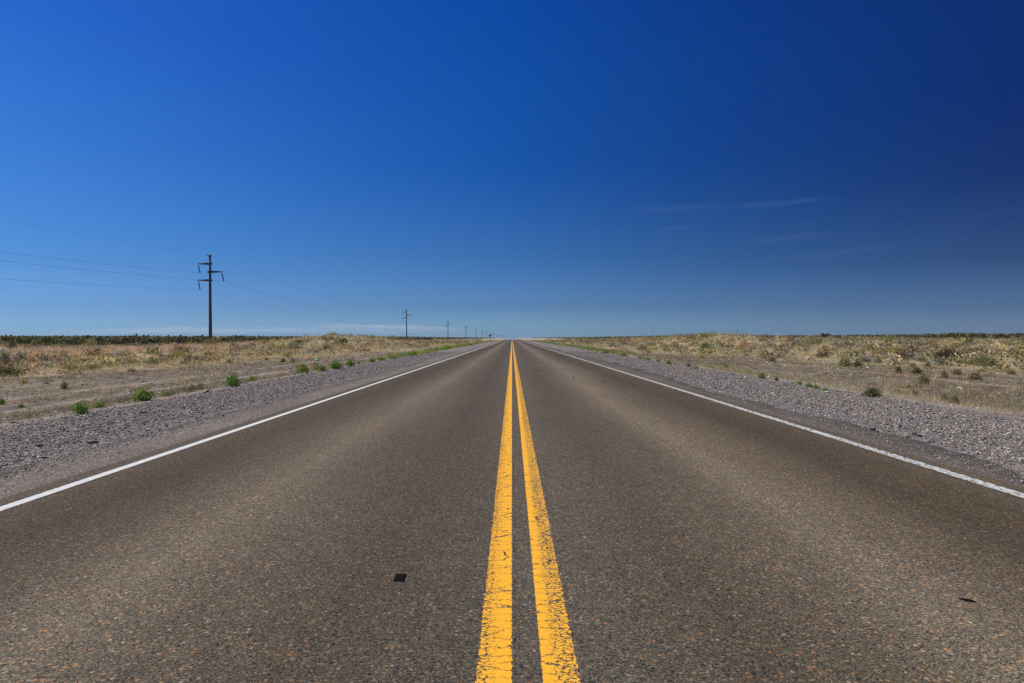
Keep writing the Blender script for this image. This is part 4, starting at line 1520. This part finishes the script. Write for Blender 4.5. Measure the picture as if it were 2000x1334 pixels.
shaft, arm_m, ins_m, cap_m = build_pole_meshes()
pole_y = [-77.0, 89.1]
d = 166.0
while len(pole_y) < 26:
    pole_y.append(pole_y[-1] + (166.0 if len(pole_y) < 4 else 160.0))
WHERE = ["behind the viewer", "nearest concrete power pole, standing before the dark tree belt at the left", "second concrete power pole, at the right end of the grassy mound",
         "third concrete power pole from the viewer, beyond the grassy mound", "fourth concrete power pole, over the distant tree line",
         "fifth concrete power pole in the receding row", "sixth concrete power pole in the receding row", "seventh concrete power pole, just left of the round sign",
         "eighth concrete power pole, right behind the round sign", "ninth concrete power pole, just right of the round sign", "tenth concrete power pole in the receding row",
         "eleventh concrete power pole in the receding row", "twelfth concrete power pole in the receding row"]
PG = "concrete power poles in a row left of the road"
rs = np.random.RandomState(8)
pole_xy = []
proto = None
for i, yv in enumerate(pole_y):
    xv = PX + (0.0 if i < 3 else rs.randn() * .15)
    zb = -0.45 if i < 20 else -0.45
    pole_xy.append((xv, yv, zb))
    if i == 0:
        continue        # out of sight behind the viewer: only its wires reach the picture
    root = bpy.data.objects.new("power_pole", None)
    COL.objects.link(root)
    root.location = (xv, yv, zb)
    root.rotation_euler = (rs.randn() * .003, -.004 if i == 1 else rs.randn() * .004, 0)
    lab = WHERE[i] if i < len(WHERE) else "one of the farthest hazy power poles merging at the vanishing point"
    tag(root, lab, "power pole", PG)
    add("shaft", shaft, root)
    for m_ in arm_m:
        add("arm", m_, root)
    for m_ in ins_m:
        add("insulator", m_, root)
    add("cap", cap_m, root)

# wires: each conductor is one continuous thing through all the spans
conds = []
for (z, s), lab in zip(ARMS, ("upper left conductor wire hung from the top left arms", "right conductor wire hung from the single right arms",
                              "lower left conductor wire hung from the bottom left arms")):
    conds.append((s * (ARM_L - .08) + LEAN * INS_L, z - .03 - INS_L - .03, 2.45, .009, lab))
conds.append((-.36, 12.40, 2.3, .0048, "thin ground wire running over the pole tops"))
for dx_, z_, sag, rad, lab in conds:
    mb = MB()
    path, radii = [], []
    for i in range(len(pole_xy) - 1):
        a, b_ = pole_xy[i], pole_xy[i + 1]
        ns = 30 if i < 4 else 10
        for k in range(ns + (1 if i == len(pole_xy) - 2 else 0)):
            t = k / ns
            path.append((a[0] + (b_[0] - a[0]) * t + dx_, a[1] + (b_[1] - a[1]) * t, a[2] + z_ - 4 * sag * t * (1 - t)))
            radii.append(rad)
    mb.tube(path, radii, 5)
    tag(add("power_line", mb.mesh("power_line", m_wire)), lab, "power line", "wires of the power line")

# ------------------------------------------------------------------ round road sign, seen from behind
sx, sy = -7.05, 219.0
root = bpy.data.objects.new("road_sign", None)
COL.objects.link(root)
root.location = (sx, sy, hz(sx, sy))
tag(root, "dark back of a round road sign on a thin post at the left roadside", "road sign")
mb = MB()
mb.tube([(0, 0, 1.93 - hz(sx, sy)), (0, .025, 1.93 - hz(sx, sy))], [.44, .44], 28)
o = mb.mesh("plate", m_signback)
add("plate", o, root)
mb = MB()
mb.tube([(0, -.05, -.2), (0, -.05, 2.25 - hz(sx, sy))], [.045, .045], 8)
add("post", mb.mesh("post", m_steel), root)

# ------------------------------------------------------------------ wire fences with thin posts
for side, fx, y0, y1, lab in ((-1, 50.0, 60, 260, "thin wire fence with grey wooden posts before the left tree belt"),
                              (1, 78.0, 95, 300, "thin wire fence with grey wooden posts before the right tree belt")):
    root = bpy.data.objects.new("wire_fence", None)
    COL.objects.link(root)
    root.location = (side * fx, y0, hz(side * fx, y0))
    tag(root, lab, "fence")
    rs = np.random.RandomState(70 + side)
    tops = []
    yv = y0
    while yv < y1:
        hx = side * fx
        z = hz(hx, yv) - root.location.z
        hh = 1.25 + .1 * rs.rand()
        mb = MB()
        lean = rs.randn() * .03
        mb.tube([(0, yv - y0, z - .1), (lean, yv - y0, z + hh)], [.055, .045], 6)
        add("post", mb.mesh("post", m_wood), root)
        tops.append((yv - y0, z))
        yv += 8.0
    for hh in (.35, .75, 1.1):
        mb = MB()
        mb.tube([(0, a, b_ + hh) for a, b_ in tops], .004, 4)
        add("wire", mb.mesh("wire", m_wire), root)

# ------------------------------------------------------------------ haze
mb = MB()
mb.box(-9200, 9200, -60, 9200, -4.0, 14.5)
m_haze = bpy.data.materials.new("haze")
m_haze.use_nodes = True
n = NT(m_haze.node_tree)
n.n.remove(n.n['Principled BSDF'])
v = n.new('ShaderNodeVolumePrincipled')
v.inputs['Color'].default_value = (.62, .78, 1.0, 1)
v.inputs['Density'].default_value = 0.00006
v.inputs['Anisotropy'].default_value = 0.2
n.l.new(v.outputs[0], n.n['Material Output'].inputs['Volume'])
tag(add("haze", mb.mesh("haze", m_haze)), "thin blue haze over the plain", kind='stuff')
print("shrubs", n_shrub, "objects", len(sc.objects))
